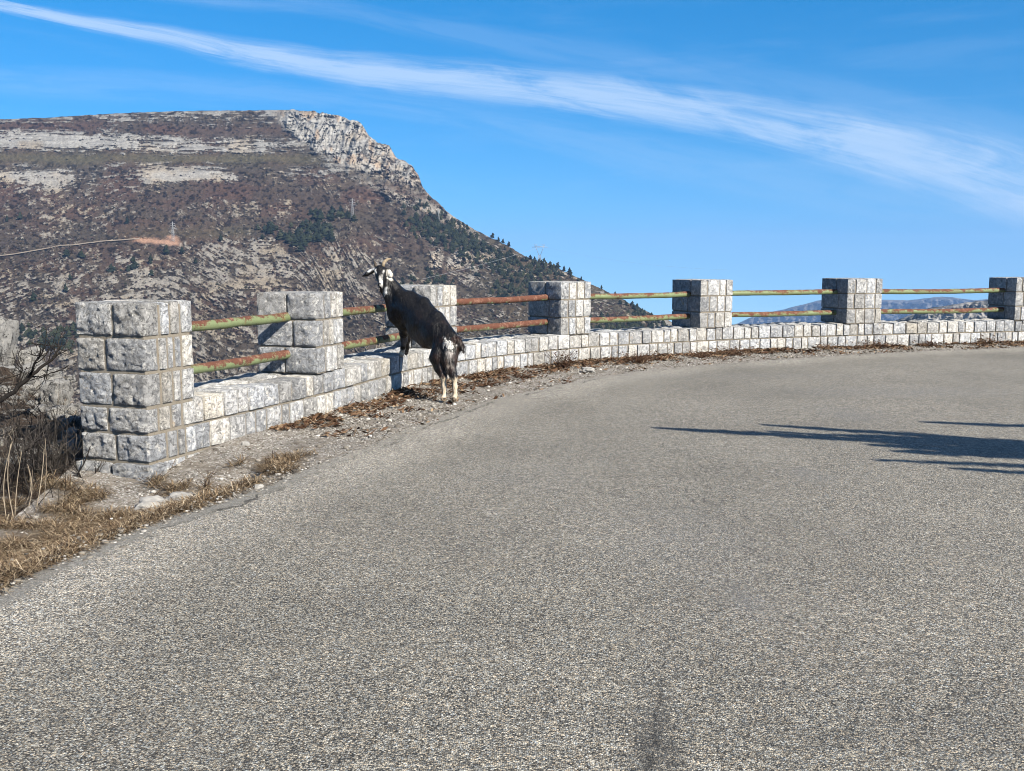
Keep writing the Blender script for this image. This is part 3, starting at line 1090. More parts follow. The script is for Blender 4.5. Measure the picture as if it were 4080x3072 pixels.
def build_valley():
    n = 72
    a = np.linspace(0, 2 * np.pi, n, endpoint=False)
    V = [(0, 0, -960)]
    for r in (2000, 6000, 12500):
        V += [(r * math.sin(t), r * math.cos(t), -960) for t in a]
    F3 = np.array([(0, 1 + (k + 1) % n, 1 + k) for k in range(n)])
    F4 = np.array([(1 + r * n + k, 1 + r * n + (k + 1) % n, 1 + (r + 1) * n + (k + 1) % n, 1 + (r + 1) * n + k) for r in (0, 1) for k in range(n)])
    tag(mesh_np('valley_floor', V, [F3, F4], mat_plain('valley_scrub', (.05, .06, .04), (.14, .12, .09), .01)), kind='structure')
    # the road's own hillside falls away below the parapet
    xs = np.linspace(-420, 420, 60)
    ys = np.linspace(72, 440, 50)
    X, Y, F = grid(xs, ys)
    z = -40 - (Y - 72) * .78 - 8 + 10 * fbm(xyz(X / 40, Y / 40), 4, 98)
    tag(mesh_np('hillside', np.stack([X, Y, z], -1).reshape(-1, 3), F, MAT['slope'], smooth=True), kind='structure')


build_valley()

# ------------------------------------------------------------------ trees and pylons on the mountain
MAT['pine'] = mat_varied('far_pine_foliage', [(0, (.010, .016, .010)), (.5, (.021, .029, .017)), (1, (.046, .052, .028))])
MAT['bark'] = mat_plain('bark', (.06, .045, .035), (.11, .09, .075), 30)
MAT['steel'] = mat_plain('galvanised_steel', (.30, .32, .34), (.42, .44, .46), .5, .5, .5)


def conifer(h, w, seed, tiers=5, sides=9):
    """ragged crown of drooping, uneven branch tiers"""
    r = np.random.default_rng(seed)
    V, F = [], []
    for t in range(tiers):
        u = t / tiers
        z0 = h * (.08 + .74 * u)
        z1 = min(h, z0 + h * r.uniform(.26, .40))
        rad = w * (1 - u ** 2.2) * r.uniform(.8, 1.15)
        b = len(V)
        cx, cy = r.normal(0, .12 * w), r.normal(0, .12 * w)
        V.append((cx, cy, z1))
        for s in range(sides):
            a = 2 * math.pi * (s + r.uniform(-.35, .35)) / sides
            q = rad * (r.uniform(.85, 1.2) if s % 2 else r.uniform(.5, .8))
            V.append((cx + q * math.cos(a), cy + q * math.sin(a), z0 + h * r.uniform(-.08, .10)))
        for s in range(sides):
            F.append((b, b + 1 + s, b + 1 + (s + 1) % sides))
    return np.array(V), np.array(F)


def build_woods():
    kinds = [conifer(1, .44, s) for s in range(6)]

    def wood(name, pts, label, hmin, hmax, depth=0):
        bag = Bag()
        pts = np.array([q for q in pts if q[1] > m_top(q[0]) + 2])
        for p in mountain_pt(pts[:, 0], pts[:, 1]):
            h = RNG.uniform(hmin, hmax)
            V, F = kinds[RNG.integers(6)]
            a = RNG.uniform(0, 6.28)
            ca, sa = math.cos(a), math.sin(a)
            Q = np.stack([V[:, 0] * ca - V[:, 1] * sa, V[:, 0] * sa + V[:, 1] * ca, V[:, 2]], 1) * h * np.array([1.15, 1.15, 1])
            bag.add(Q + p - np.array([0, 0, .8]), F, tone=RNG.random())
        o = bag.build(name, MAT['pine'])
        tag(o, label, 'trees', kind='stuff')

    def blob(cx, cy, sx, sy, n, rot=0):
        sx, sy, n = sx * 1.2, sy * 1.25, int(n * .75)
        g = RNG.normal(0, 1, (n, 2))
        g = g / np.maximum(1, np.linalg.norm(g, axis=1) / 2.3)[:, None]
        x, y = g[:, 0] * sx, g[:, 1] * sy
        c, s = math.cos(rot), math.sin(rot)
        return list(zip(cx + x * c - y * s, cy + x * s + y * c))
    A = blob(1262, 925, 30, 19, 62) + blob(1190, 965, 30, 12, 30) + blob(1085, 925, 34, 14, 20) + blob(1335, 868, 40, 9, 26)
    wood('pine_woodland', A, 'dark pine clumps in the middle of the mountain slope', 8, 13)
    B = blob(1810, 945, 52, 24, 170, .45) + blob(1720, 905, 50, 22, 60, .45) + blob(1905, 975, 60, 9, 45, .45) + blob(1690, 870, 30, 30, 30)
    wood('pine_woodland', B, 'dark pine wood on the right shoulder of the mountain below the cliffs', 7, 11)
    Cc = blob(2120, 1085, 70, 26, 120, .3) + blob(2010, 1075, 55, 16, 45) + blob(2060, 1165, 40, 28, 80) + blob(1960, 1040, 50, 14, 36) + blob(2200, 1075, 40, 10, 30, .45) + blob(1745, 1120, 34, 16, 40) + blob(1620, 1130, 40, 12, 16)
    wood('pine_woodland', Cc, 'scattered pines on the low right end of the mountain, below the skyline pylon', 5.5, 8.5)
    D = blob(2560, 1318, 110, 14, 170, .16) + blob(2420, 1320, 60, 10, 60) + blob(2540, 1235, 36, 9, 30, .4) + blob(2590, 1268, 40, 9, 40, .45)
    wood('pine_woodland', D, 'dark wood at the foot of the mountain, seen between the fourth and fifth pillar', 5, 8)
    E = blob(190, 1350, 70, 22, 70) + blob(350, 1330, 60, 16, 20)
    wood('pine_woodland', E, 'dark wood low on the mountain, left of the end pillar', 5, 8)
    # low scrub all over the face, past counting
    n = 5200
    px = RNG.uniform(-250, 2600, n)
    py = m_top(px) + 4 + (1330 - m_top(px)) * RNG.random(n) ** .8
    dens = fbm(xyz(px / 140, py / 60, 40), 3, 88)
    keep = RNG.random(n) < sstep(-.3, .35, dens + .25 * sstep(700, 900, py)) * (1 - sstep(1150, 1350, px) * sstep(850, 650, py) * .8)
    px, py = px[keep], py[keep]
    P = mountain_pt(px, py)
    bag = Bag()
    for p, y in zip(P, py):
        V, F = kinds[RNG.integers(6)]
        h = RNG.uniform(1.2, 3.0)
        bag.add(V * h * np.array([2.0, 2.0, .9]) + p - np.array([0, 0, .5]), F, tone=RNG.random())
    k = mat_varied('mountain_scrub', [(0, (.022, .020, .016)), (.4, (.055, .038, .032)), (.75, (.085, .050, .042)), (1, (.04, .045, .026))])
    tag(bag.build('scrub', k), 'low dark scrub dotted all over the mountain face', 'scrub', kind='stuff')
    # single pines that stand out
    lone = [(1962, 946, 9, 'topmost of the four pines in a row on the right mountain skyline'),
            (1986, 958, 8, 'second from the top of the four pines in a row on the skyline'),
            (2005, 968, 8.5, 'third of the four skyline pines going down the ridge'),
            (2028, 980, 9, 'lowest of the four pines in a row on the skyline'),
            (2130, 1036, 6, 'round dark pine on the skyline just left of the skyline pylon'),
            (2168, 1044, 7, 'broad dark pine at the foot of the skyline pylon, to its right'),
            (2193, 1056, 6.5, 'low bushy pine on the skyline right of the pylon'),
            (2222, 1070, 10, 'pointed pine standing alone on the skyline right of the pylon'),
            (2247, 1082, 9, 'left one of two tall skyline pines above the fourth pillar'),
            (2271, 1094, 11, 'right and tallest one of two skyline pines above the fourth pillar'),
            (2316, 1116, 6, 'flat wide pine on the skyline right above the fourth pillar'),
            (2397, 1152, 6, 'small pine on the skyline just right of the fourth pillar'),
            (2451, 1180, 7, 'last small pine on the ridge, touching the upper railing'),
            (82, 874, 11, 'single dark pine at the far left of the mountain, above the dirt track'),
            (28, 884, 9, 'small dark pine at the left photo edge above the dirt track'),
            (505, 892, 10, 'single pine on the slope left of the grey lattice pylon'),
            (265, 1022, 10, 'left pine of the pair below the dirt track'),
            (325, 1030, 11, 'right pine of the pair below the dirt track'),
            (445, 1085, 11, 'round dark pine below and left of the orange clearing'),
            (535, 1072, 15, 'big dark pine below the orange clearing'),
            (512, 1082, 9, 'small pine leaning on the big pine below the orange clearing'),
            (600, 1050, 11, 'dark pine below the left end of the orange clearing'),
            (662, 1015, 13, 'bushy pine right below the orange clearing'),
            (725, 1010, 9, 'pine below the right end of the orange clearing'),
            (780, 1050, 8, 'small pine on the slope right of the orange clearing'),
            (605, 1100, 8, 'small pine in the middle of the slope above the end pillar'),
            (262, 1165, 10, 'dark pine on the slope above and left of the end pillar'),
            (280, 1115, 8, 'small pine above another one on the slope left of the end pillar'),
            (135, 1205, 12, 'wide dark pine low on the mountain near the left edge'),
            (880, 958, 9, 'pine above the white rocks right of the orange clearing'),
            ]
    for n_, (x, y, h, lab) in enumerate(lone):
        p = mountain_pt(np.array([float(x)]), np.array([float(y)]))[0]
        V, F = conifer(h, h * RNG.uniform(.30, .44), 100 + n_, 6, 10)
        root = empty('pine_tree', p)
        tag(root, lab, 'tree', 'single pines on the mountain')
        b = Bag()
        b.add(V, F, tone=RNG.random() * .6)
        b.build('crown', MAT['pine'], root)
        b = Bag()
        add_tube(b, [(0, 0, -2.5), (0, 0, h * .5)], [h * .03, h * .015], 5)
        b.build('trunk', MAT['bark'], root)


build_woods()


def lattice(px, pyb, pyt, label, cat_head=False):
    p = mountain_pt(np.array([float(px)]), np.array([float(pyb)]))[0]
    D = np.hypot(p[0], p[1])
    H = (pyb - pyt) / FPX * D * 1.0
    root = empty('pylon', p)
    tag(root, label, 'pylon', 'electricity pylons on the mountain')
    b = Bag()
    r = .26 if cat_head else .15
    if cat_head:
        w = H * .10
        for sx in (-1, 1):
            for sy in (-1, 1):
                add_tube(b, [(sx * w * 1.2, sy * w, -1), (sx * w * .5, sy * w * .3, H * .42)], r, 4)
                add_tube(b, [(sx * w * .5, sy * w * .3, H * .42), (sx * w * 1.9, sy * w * .2, H * .78), (sx * w * 2.2, 0, H * .9)], r, 4)
            add_tube(b, [(sx * w * 2.2, 0, H * .88), (sx * w * 1.5, 0, H)], r, 4)
            add_tube(b, [(sx * w * 2.2, 0, H * .88), (sx * w * 2.9, 0, H)], r, 4)
            for k in range(5):
                z0, z1 = H * (.02 + .08 * k), H * (.10 + .08 * k)
                add_tube(b, [(-sx * w * (1.2 - .14 * k), 0, z0), (sx * w * (1.06 - .14 * k), 0, z1)], r * .7, 4)
                add_tube(b, [(sx * w * (.5 + .28 * k), -.2 * w, H * (.42 + .072 * k)), (sx * w * (.78 + .28 * k), .2 * w, H * (.492 + .072 * k))], r * .7, 4)
        arms = [(.84, 4.2)]
    else:
        w = H * .09
        for sx in (-1, 1):
            for sy in (-1, 1):
                add_tube(b, [(sx * w, sy * w, -1), (sx * w * .25, sy * w * .25, H * .72), (0, 0, H)], r, 4)
            for k in range(9):
                u0, u1 = k / 9 * .85, (k + 1) / 9 * .85
                add_tube(b, [(-sx * w * (1 - u0), -w * (1 - u0), H * u0), (sx * w * (1 - u1), -w * (1 - u1), H * u1)], r * .7, 4)
                add_tube(b, [(-sx * w * (1 - u0), w * (1 - u0), H * u0), (sx * w * (1 - u1), w * (1 - u1), H * u1)], r * .7, 4)
        arms = [(.66, 2.2), (.78, 1.7), (.9, 1.3)]
    b.build('tower', MAT['steel'], root)
    for z, L in arms:
        a = Bag()
        add_tube(a, [(-w * L, 0, H * z), (w * L, 0, H * z)], r, 4)
        add_tube(a, [(-w * L, 0, H * z), (0, 0, H * (z + .04)), (w * L, 0, H * z)], r * .8, 4)
        for sx in (-1, 0, 1):
            if cat_head or sx:
                add_tube(a, [(sx * w * L * .95, 0, H * z), (sx * w * L * .95, 0, H * (z - .06))], r * .6, 4)
        a.build('cross_arm', MAT['steel'], root)
    return p, H


lattice(2150, 1046, 974, 'wide-headed electricity pylon standing out against the sky on the mountain ridge', True)
lattice(690, 962, 888, 'grey lattice pylon rising from the orange clearing on the slope')
lattice(1405, 872, 792, 'grey lattice pylon high on the slope below the cliffs, above the pine clump')
lattice(1748, 880, 834, 'small faint lattice pylon at the foot of the right-hand cliffs')


def cable(pa, pb, sag, label, r=.12):
    q = np.linspace(0, 1, 40)
    pts = pa + (pb - pa) * q[:, None]
    pts[:, 2] -= sag * 4 * q * (1 - q)
    b = Bag()
    add_tube(b, pts, r, 4)
    o = b.build('power_cable', MAT['steel'])
    tag(o, label, 'cable', 'power cables over the slope')
    recentre(o, pa)


cable(at(2150, 985, 1380), at(1680, 1112, 1000), 2, 'pale power cable slanting down from the skyline pylon towards the goat')
cable(at(2166, 983, 1380), at(2900, 1075, 1250), 6, 'thin power cable hanging right of the skyline pylon against the sky', .05)


# ------------------------------------------------------------------ the goat: one continuous skin from blended volumes
def surface_nets(F, org, h):
    s = F < 0
    nx, ny, nz = F.shape
    acc = np.zeros((nx - 1, ny - 1, nz - 1, 3), np.float32)
    cnt = np.zeros((nx - 1, ny - 1, nz - 1), np.float32)
    for ax in range(3):
        o = [a for a in range(3) if a != ax]
        for u in (0, 1):
            for w in (0, 1):
                sl0 = [None] * 3
                sl0[ax] = slice(0, F.shape[ax] - 1)
                sl0[o[0]] = slice(u, F.shape[o[0]] - 1 + u)
                sl0[o[1]] = slice(w, F.shape[o[1]] - 1 + w)
                sl1 = list(sl0)
                sl1[ax] = slice(1, F.shape[ax])
                a, b = F[tuple(sl0)], F[tuple(sl1)]
                m = (a < 0) != (b < 0)
                t = np.where(m, a / np.where(m, a - b, 1), 0)
                cnt += m
                acc[..., ax] += t * m
                acc[..., o[0]] += u * m
                acc[..., o[1]] += w * m
    act = cnt > 0
    vid = np.full(act.shape, -1, np.int64)
    vid[act] = np.arange(act.sum())
    g = np.argwhere(act)
    V = (g + acc[act] / cnt[act][:, None]) * h + org
    Q = []
    for ax in range(3):
        o = [(ax + 1) % 3, (ax + 2) % 3]
        sl = [slice(1, -1)] * 3
        sl[ax] = slice(0, None)
        i0 = [slice(1, F.shape[a] - 1) for a in range(3)]
        i0[ax] = slice(0, F.shape[ax] - 1)
        i1 = list(i0)
        i1[ax] = slice(1, F.shape[ax])
        a, b = s[tuple(i0)], s[tuple(i1)]
        for flip, m in ((False, a & ~b), (True, ~a & b)):
            e = np.argwhere(m)
            if not len(e): continue
            c = e.copy()
            for k in o: c[:, k] += 1
            q = []
            for du, dv in ((-1, -1), (0, -1), (0, 0), (-1, 0)):
                d = c.copy()
                d[:, o[0]] += du
                d[:, o[1]] += dv
                q.append(vid[d[:, 0], d[:, 1], d[:, 2]])
            q = np.stack(q, 1)
            Q.append(q[:, ::-1] if flip else q)
    return V, np.concatenate(Q)


def build_goat():
    def p(px, py, Y): return at(float(px), float(py), float(Y))
    axis = np.array([-.55, .83, 0]); axis /= np.linalg.norm(axis)
    lat = np.array([axis[1], -axis[0], 0])                   # sideways across the body
    prim = []                                               # a, b, ra, rb, blend, sideways squeeze

    def cap(a, b, ra, rb, k=.03, sq=1.0, ax=None): prim.append((a, b, ra, rb, k, sq, lat if ax is None else ax))
    def chain(pts, k=.03, sq=1.0):
        for (a, ra), (b, rb) in zip(pts, pts[1:]): cap(a, b, ra, rb, k, sq)
    # trunk
    chest, mid, loin, hip = p(1616, 1226, 11.02), p(1686, 1284, 10.82), p(1738, 1328, 10.63), p(1776, 1366, 10.50)
    chain([(chest, .170), (mid, .172), (loin, .152), (hip, .122)], .05, 1.18)
    chain([(p(1640, 1178, 11.0), .055), (p(1690, 1208, 10.86), .055), (p(1745, 1266, 10.66), .05), (p(1798, 1335, 10.46), .055)], .06)
    cap(p(1660, 1318, 10.85), p(1700, 1352, 10.72), .10, .10, .06, 1.1)
    # neck, throat, brisket
    chain([(p(1606, 1198, 11.04), .118), (p(1567, 1150, 11.1), .078), (p(1534, 1098, 11.12), .062)], .05, 1.15)
    chain([(p(1568, 1236, 11.06), .075), (p(1548, 1178, 11.06), .05), (p(1528, 1128, 11.08), .042)], .05)
    cap(p(1574, 1262, 11.04), p(1592, 1282, 11.02), .075, .07, .05)
    # head turned to the viewer
    skull, muz = p(1514, 1077, 11.08), p(1517, 1131, 10.95)
    cap(skull, p(1515, 1100, 11.02), .058, .050, .03)
    cap(p(1515, 1100, 11.02), muz, .047, .030, .025)
    cap(p(1516, 1136, 10.95), p(1518, 1140, 10.955), .028, .022, .015)
    cap(p(1524, 1100, 11.08), p(1520, 1136, 10.99), .044, .026, .03)
    cap(p(1498, 1080, 11.035), p(1500, 1082, 11.035), .020, .02, .02)
    cap(p(1530, 1080, 11.035), p(1529, 1082, 11.035), .020, .02, .02)
    chain([(p(1519, 1144, 10.97), .02), (p(1521, 1160, 10.99), .016), (p(1523, 1174, 11.0), .006)], .012)
    cap(p(1540, 1146, 11.03), p(1537, 1168, 11.02), .010, .015, .01)
    view = np.array([0, 1.0, 0])
    # ears: the left one stuck out and drooping, the right one cupped towards the viewer
    chain([(p(1494, 1074, 11.08), .020), (p(1478, 1082, 11.08), .027), (p(1462, 1092, 11.07), .025), (p(1444, 1101, 11.06), .007)], .012, 1.0)
    cap(p(1536, 1072, 11.09), p(1546, 1080, 11.08), .018, .022, .015)
    cap(p(1548, 1080, 11.08), p(1556, 1096, 11.05), .024, .031, .015, 2.0, view)
    # forelegs on the wall
    chain([(p(1612, 1258, 11.0), .098), (p(1608, 1300, 11.06), .062), (p(1608, 1330, 11.14), .042), (p(1610, 1354, 11.2), .036), (p(1606, 1385, 11.26), .025), (p(1602, 1404, 11.3), .027)], .03)
    cap(p(1602, 1405, 11.3), p(1600, 1411, 11.29), .026, .031, .012)
    chain([(p(1628, 1268, 11.12), .08), (p(1625, 1312, 11.2), .055), (p(1623, 1352, 11.32), .034), (p(1621, 1385, 11.4), .024), (p(1619, 1400, 11.44), .026)], .03)
    cap(p(1618, 1400, 11.44), p(1616, 1406, 11.43), .025, .03, .012)
    # hind legs
    chain([(p(1766, 1380, 10.52), .125), (p(1748, 1425, 10.46), .098), (p(1752, 1465, 10.42), .058), (p(1766, 1503, 10.37), .034), (p(1769, 1540, 10.37), .023), (p(1770, 1574, 10.37), .026)], .035, 1.1)
    cap(p(1770, 1576, 10.37), p(1767, 1588, 10.36), .025, .032, .012)
    chain([(p(1797, 1385, 10.42), .105), (p(1790, 1430, 10.38), .085), (p(1797, 1470, 10.34), .052), (p(1809, 1502, 10.29), .033), (p(1812, 1540, 10.29), .023), (p(1813, 1572, 10.29), .026)], .035, 1.1)
    cap(p(1813, 1576, 10.29), p(1810, 1591, 10.275), .025, .032, .012)
    cap(p(1787, 1405, 10.40), p(1788, 1420, 10.38), .04, .034, .03)
    # tail
    chain([(p(1808, 1338, 10.42), .030), (p(1824, 1358, 10.39), .034), (p(1838, 1378, 10.37), .024), (p(1848, 1394, 10.36), .006)], .03)

    h = .0085
    lo = np.min([np.minimum(a - ra, b - rb) for a, b, ra, rb, *_ in prim], 0) - .06
    hi = np.max([np.maximum(a + ra, b + rb) for a, b, ra, rb, *_ in prim], 0) + .06
    lo[2] = -.03
    n = np.ceil((hi - lo) / h).astype(int) + 1
    F = np.full(n, .3, np.float32)
    for a, b, ra, rb, k, sq, ax in prim:
        m = max(ra, rb) + k + .03
        i0 = np.maximum(((np.minimum(a, b) - m - lo) / h).astype(int), 0)
        i1 = np.minimum(((np.maximum(a, b) + m - lo) / h).astype(int) + 2, n)
        sl = tuple(slice(u, v) for u, v in zip(i0, i1))
        G = np.stack(np.meshgrid(*[np.arange(u, v) * h + l for u, v, l in zip(i0, i1, lo)], indexing='ij'), -1)
        q, ab = G - a, b - a
        if sq != 1:
            q = q + (q @ ax)[..., None] * ax * (sq - 1)
            ab = ab + (ab @ ax) * ax * (sq - 1)
        t = np.clip(q @ ab / max(ab @ ab, 1e-9), 0, 1)
        d = np.linalg.norm(q - t[..., None] * ab, axis=-1) - (ra + (rb - ra) * t)
        o = F[sl]
        hh = np.clip(.5 + .5 * (o - d) / k, 0, 1)
        F[sl] = np.where(o - d > k, d, np.where(d - o > k, o, o * (1 - hh) + d * hh - k * hh * (1 - hh)))
    # shaggy relief in the coat
    gi = [np.arange(v) * h + l for v, l in zip(n, lo)]
    near = np.argwhere(np.abs(F) < .03)
    W = near * h + lo
    flow = np.stack([W @ lat * 26, W @ axis * 13, W[:, 2] * 11], 1)
    amp = np.where(W[:, 2] < .27, .001, np.where((W[:, 2] < .62) & (W[:, 1] < 10.7), .008, .0065))
    amp = np.where((W[:, 2] > 1.17) | ((W[:, 1] > 11.0) & (W[:, 2] < .8)), .0015, amp)
    F[tuple(near.T)] += (fbm(flow, 3, 55, .6) * amp).astype(np.float32)
    V, Q = surface_nets(F, lo, h)
    # coat colours: black, with the white and tan patches the animal has
    c = np.tile(np.array([.0062, .0056, .0062]), (len(V), 1))
    jit = fbm(V * 30, 3, 57, .6)

    def paint(a, b, r, colr, soft=.008, mask=None, j=.008):
        ab = b - a
        t = np.clip((V - a) @ ab / max(ab @ ab, 1e-9), 0, 1)
        d = np.linalg.norm(V - a - t[:, None] * ab, axis=1) + jit * j * 1.6
        w = sstep(r + soft, r - soft, d)
        if mask is not None: w = w * mask
        c[:] = c * (1 - w[:, None]) + np.array(colr) * w[:, None]
    white, cream, tan = (.72, .70, .66), (.68, .58, .44), (.52, .40, .28)
    front = V[:, 1] < 11.06
    brown = sstep(1.0, .6, V[:, 2]) * (V[:, 1] < 10.75) * sstep(-.1, .5, fbm(V * 9, 3, 59)) * .8
    c[:] = c * (1 - brown[:, None]) + np.array([.042, .022, .016]) * brown[:, None]
    paint(p(1530, 1060, 11.03), p(1530, 1086, 10.99), .014, white, mask=front)
    paint(p(1527, 1086, 10.97), p(1523, 1120, 10.93), .014, white, mask=front)
    paint(p(1511, 1103, 10.94), p(1517, 1122, 10.92), .020, white, mask=front)
    paint(p(1493, 1070, 11.02), p(1497, 1086, 11.0), .014, white, mask=front)
    paint(p(1520, 1122, 10.92), p(1521, 1138, 10.92), .021, white, mask=front)
    paint(p(1510, 1116, 10.90), p(1511, 1126, 10.90), .012, (.02, .018, .018), mask=front, soft=.004)
    paint(p(1514, 1130, 10.92), p(1514, 1131, 10.92), .009, (.03, .02, .02), soft=.004)
    paint(p(1500, 1087, 10.98), p(1501, 1088, 10.98), .010, (.012, .009, .006), soft=.004)
    paint(p(1528, 1088, 10.98), p(1527, 1089, 10.98), .010, (.012, .009, .006), soft=.004)
    paint(p(1556, 1086, 11.05), p(1557, 1102, 11.03), .046, (.74, .70, .62))
    paint(p(1486, 1068, 11.06), p(1468, 1080, 11.06), .016, (.6, .62, .64))
    paint(p(1539, 1150, 11.03), p(1536, 1170, 11.02), .020, (.62, .64, .66))
    paint(p(1776, 1358, 10.36), p(1802, 1376, 10.30), .031, white, soft=.012, j=.045)
    paint(p(1784, 1372, 10.32), p(1788, 1396, 10.30), .018, white, soft=.012, j=.045)
    paint(p(1788, 1408, 10.33), p(1788, 1424, 10.33), .040, (.36, .33, .31), soft=.02, j=.03)
    paint(p(1770, 1440, 10.33), p(1772, 1500, 10.33), .028, (.07, .04, .03), soft=.03, j=.05)
    paint(p(1787, 1455, 10.31), p(1782, 1495, 10.33), .022, (.32, .27, .23), soft=.02, j=.03)
    for (x0, x1, Y) in ((1767, 1770, 10.37), (1810, 1813, 10.29)):
        paint(p(x0, 1516, Y), p(x1, 1570, Y), .050, cream, soft=.012)
        paint(p(x0 - 7, 1520, Y - .0), p(x1 - 8, 1570, Y), .018, (.10, .09, .09), soft=.01)
        paint(p(x1 - 2, 1592, Y), p(x1 - 1, 1594, Y), .040, tan, soft=.006)
    paint(p(1611, 1345, 11.16), p(1611, 1372, 11.2), .030, (.13, .13, .14), soft=.02)  # grey highlight of the lit knee, put into the coat colour
    paint(p(1606, 1390, 11.27), p(1602, 1403, 11.28), .032, (.55, .54, .52), soft=.012)
    paint(p(1600, 1410, 11.28), p(1600, 1414, 11.28), .040, (.66, .56, .44), soft=.006)
    V = V.astype(float)
    root = empty('goat', p(1786, 1602, 10.32) * np.array([1, 1, 0]))
    tag(root, 'black goat with white face stripes rearing up with its front hooves on the low wall', 'goat')

    def child(o):
        o.parent = root
        o.matrix_parent_inverse = Matrix.Translation(-root.location)
        return o
    child(mesh_np('body', V, Q, MAT['goat'], {'coat': np.clip(c, .003, .8)}, True))
    horn = mat_plain('horn_keratin', (.42, .34, .23), (.20, .15, .10), 40, .55, .3, (70, .004))
    b = Bag()
    add_tube(b, np.array([p(1525, 1062, 11.09), p(1528, 1050, 11.10), p(1534, 1041, 11.13), p(1543, 1034, 11.17), p(1553, 1031, 11.22), p(1561, 1033, 11.27)]), [.021, .020, .018, .015, .011, .004], 10)
    child(b.build('horn', horn, smooth=True))
    dh = mat_plain('dark_horn', (.05, .04, .035), (.12, .095, .07), 40, .55, .3)
    b = Bag()
    add_tube(b, np.array([p(1500, 1064, 11.09), p(1496, 1054, 11.11), p(1493, 1046, 11.14), p(1490, 1040, 11.18), p(1488, 1036, 11.22)]), [.020, .018, .015, .011, .004], 10)
    o = child(b.build('horn', dh, smooth=True))
    o['label'] = 'darker horn'
    # long hair over haunches, spine, tail and chin
    tri = V[Q].mean(1)
    e1, e2 = V[Q[:, 2]] - V[Q[:, 0]], V[Q[:, 3]] - V[Q[:, 1]]
    N = np.cross(e1, e2)
    N /= np.linalg.norm(N, axis=1)[:, None] + 1e-9
    cq = c[Q].mean(1)
    wgt = np.zeros(len(tri))
    wgt += ((tri[:, 1] < 10.62) & (tri[:, 2] > .27) & (tri[:, 2] < .80)) * 1.0
    wgt += ((tri[:, 2] > .8) & (tri[:, 2] < 1.18)) * .45
    wgt += ((tri[:, 0] > -.545) & (tri[:, 2] > .5)) * 1.6
    idx = RNG.choice(len(tri), 5200, p=wgt / wgt.sum())
    P0 = tri[idx] - N[idx] * .004
    down = np.array([0, 0, -1.0]) - axis * .35
    T = down - (N[idx] @ down)[:, None] * N[idx]
    T = T + N[idx] * RNG.uniform(.02, .20, (len(idx), 1)) + RNG.normal(0, .12, (len(idx), 3))
    T /= np.linalg.norm(T, axis=1)[:, None]
    L = RNG.uniform(.020, .050, (len(idx), 1)) * np.where(P0[:, 2:3] < .8, 1.25, .8)
    S = np.cross(T, N[idx])
    S /= np.linalg.norm(S, axis=1)[:, None] + 1e-9
    wd = RNG.uniform(.0016, .0034, (len(idx), 1))
    m1 = P0 + T * L * .55 + N[idx] * .002
    HV = np.stack([P0 - S * wd, P0 + S * wd, m1 + S * wd * .8, m1 - S * wd * .8, P0 + T * L + np.array([0, 0, -1]) * L * .18], 1).reshape(-1, 3)
    i = np.arange(len(idx)) * 5
    F4 = np.stack([i, i + 1, i + 2, i + 3], 1)
    F3 = np.stack([i + 3, i + 2, i + 4], 1)
    child(mesh_np('shaggy_hair', HV, [F3, F4], MAT['goat'], {'coat': np.clip(np.repeat(cq[idx] * RNG.uniform(.6, 1.5, (len(idx), 1)), 5, 0), .003, .8)}))


build_goat()


# ------------------------------------------------------------------ loose stones, litter, dry plants
def gz(x, y):
    return [look('z', float(x), float(y))]


def n1(x, y, z):
    from mathutils import noise as mn
    return mn.noise((x, y, z)) * 1.2


def lump(n, seed, amp=.25, squash=(1, 1, .7)):
    P, Q = SKIN[n]
    X = P / np.linalg.norm(P, axis=1)[:, None]
    X = .45 * X + .55 * P / np.maximum(np.abs(P).max(1), .1)[:, None] * .8
    s = np.random.default_rng(seed).random(3) * 40
    d = fbm(xyz(*(X * 1.3 + s).T), 4, 5, .6)
    e = np.abs(fbm(xyz(*(X * 2.6 + s).T), 3, 7, .6))
    return X * (1 + amp * d - amp * .6 * e)[:, None] * np.array(squash), Q


def boulder(px, py, Y, sx, sy, sz, seed, label, n=12):
    """px,py: the middle of the rock; half sizes in metres"""
    p = at(float(px), float(py), float(Y))
    V, Q = lump(n, seed, .5, (sx, sy, sz))
    o = mesh_np('limestone_boulder', V + p, Q, MAT['rock'], smooth=True)
    o.data.set_sharp_from_angle(angle=R(34))
    tag(o, label, 'boulder', 'limestone boulders beside the end pillar')
    recentre(o, p - np.array([0, 0, sz]))


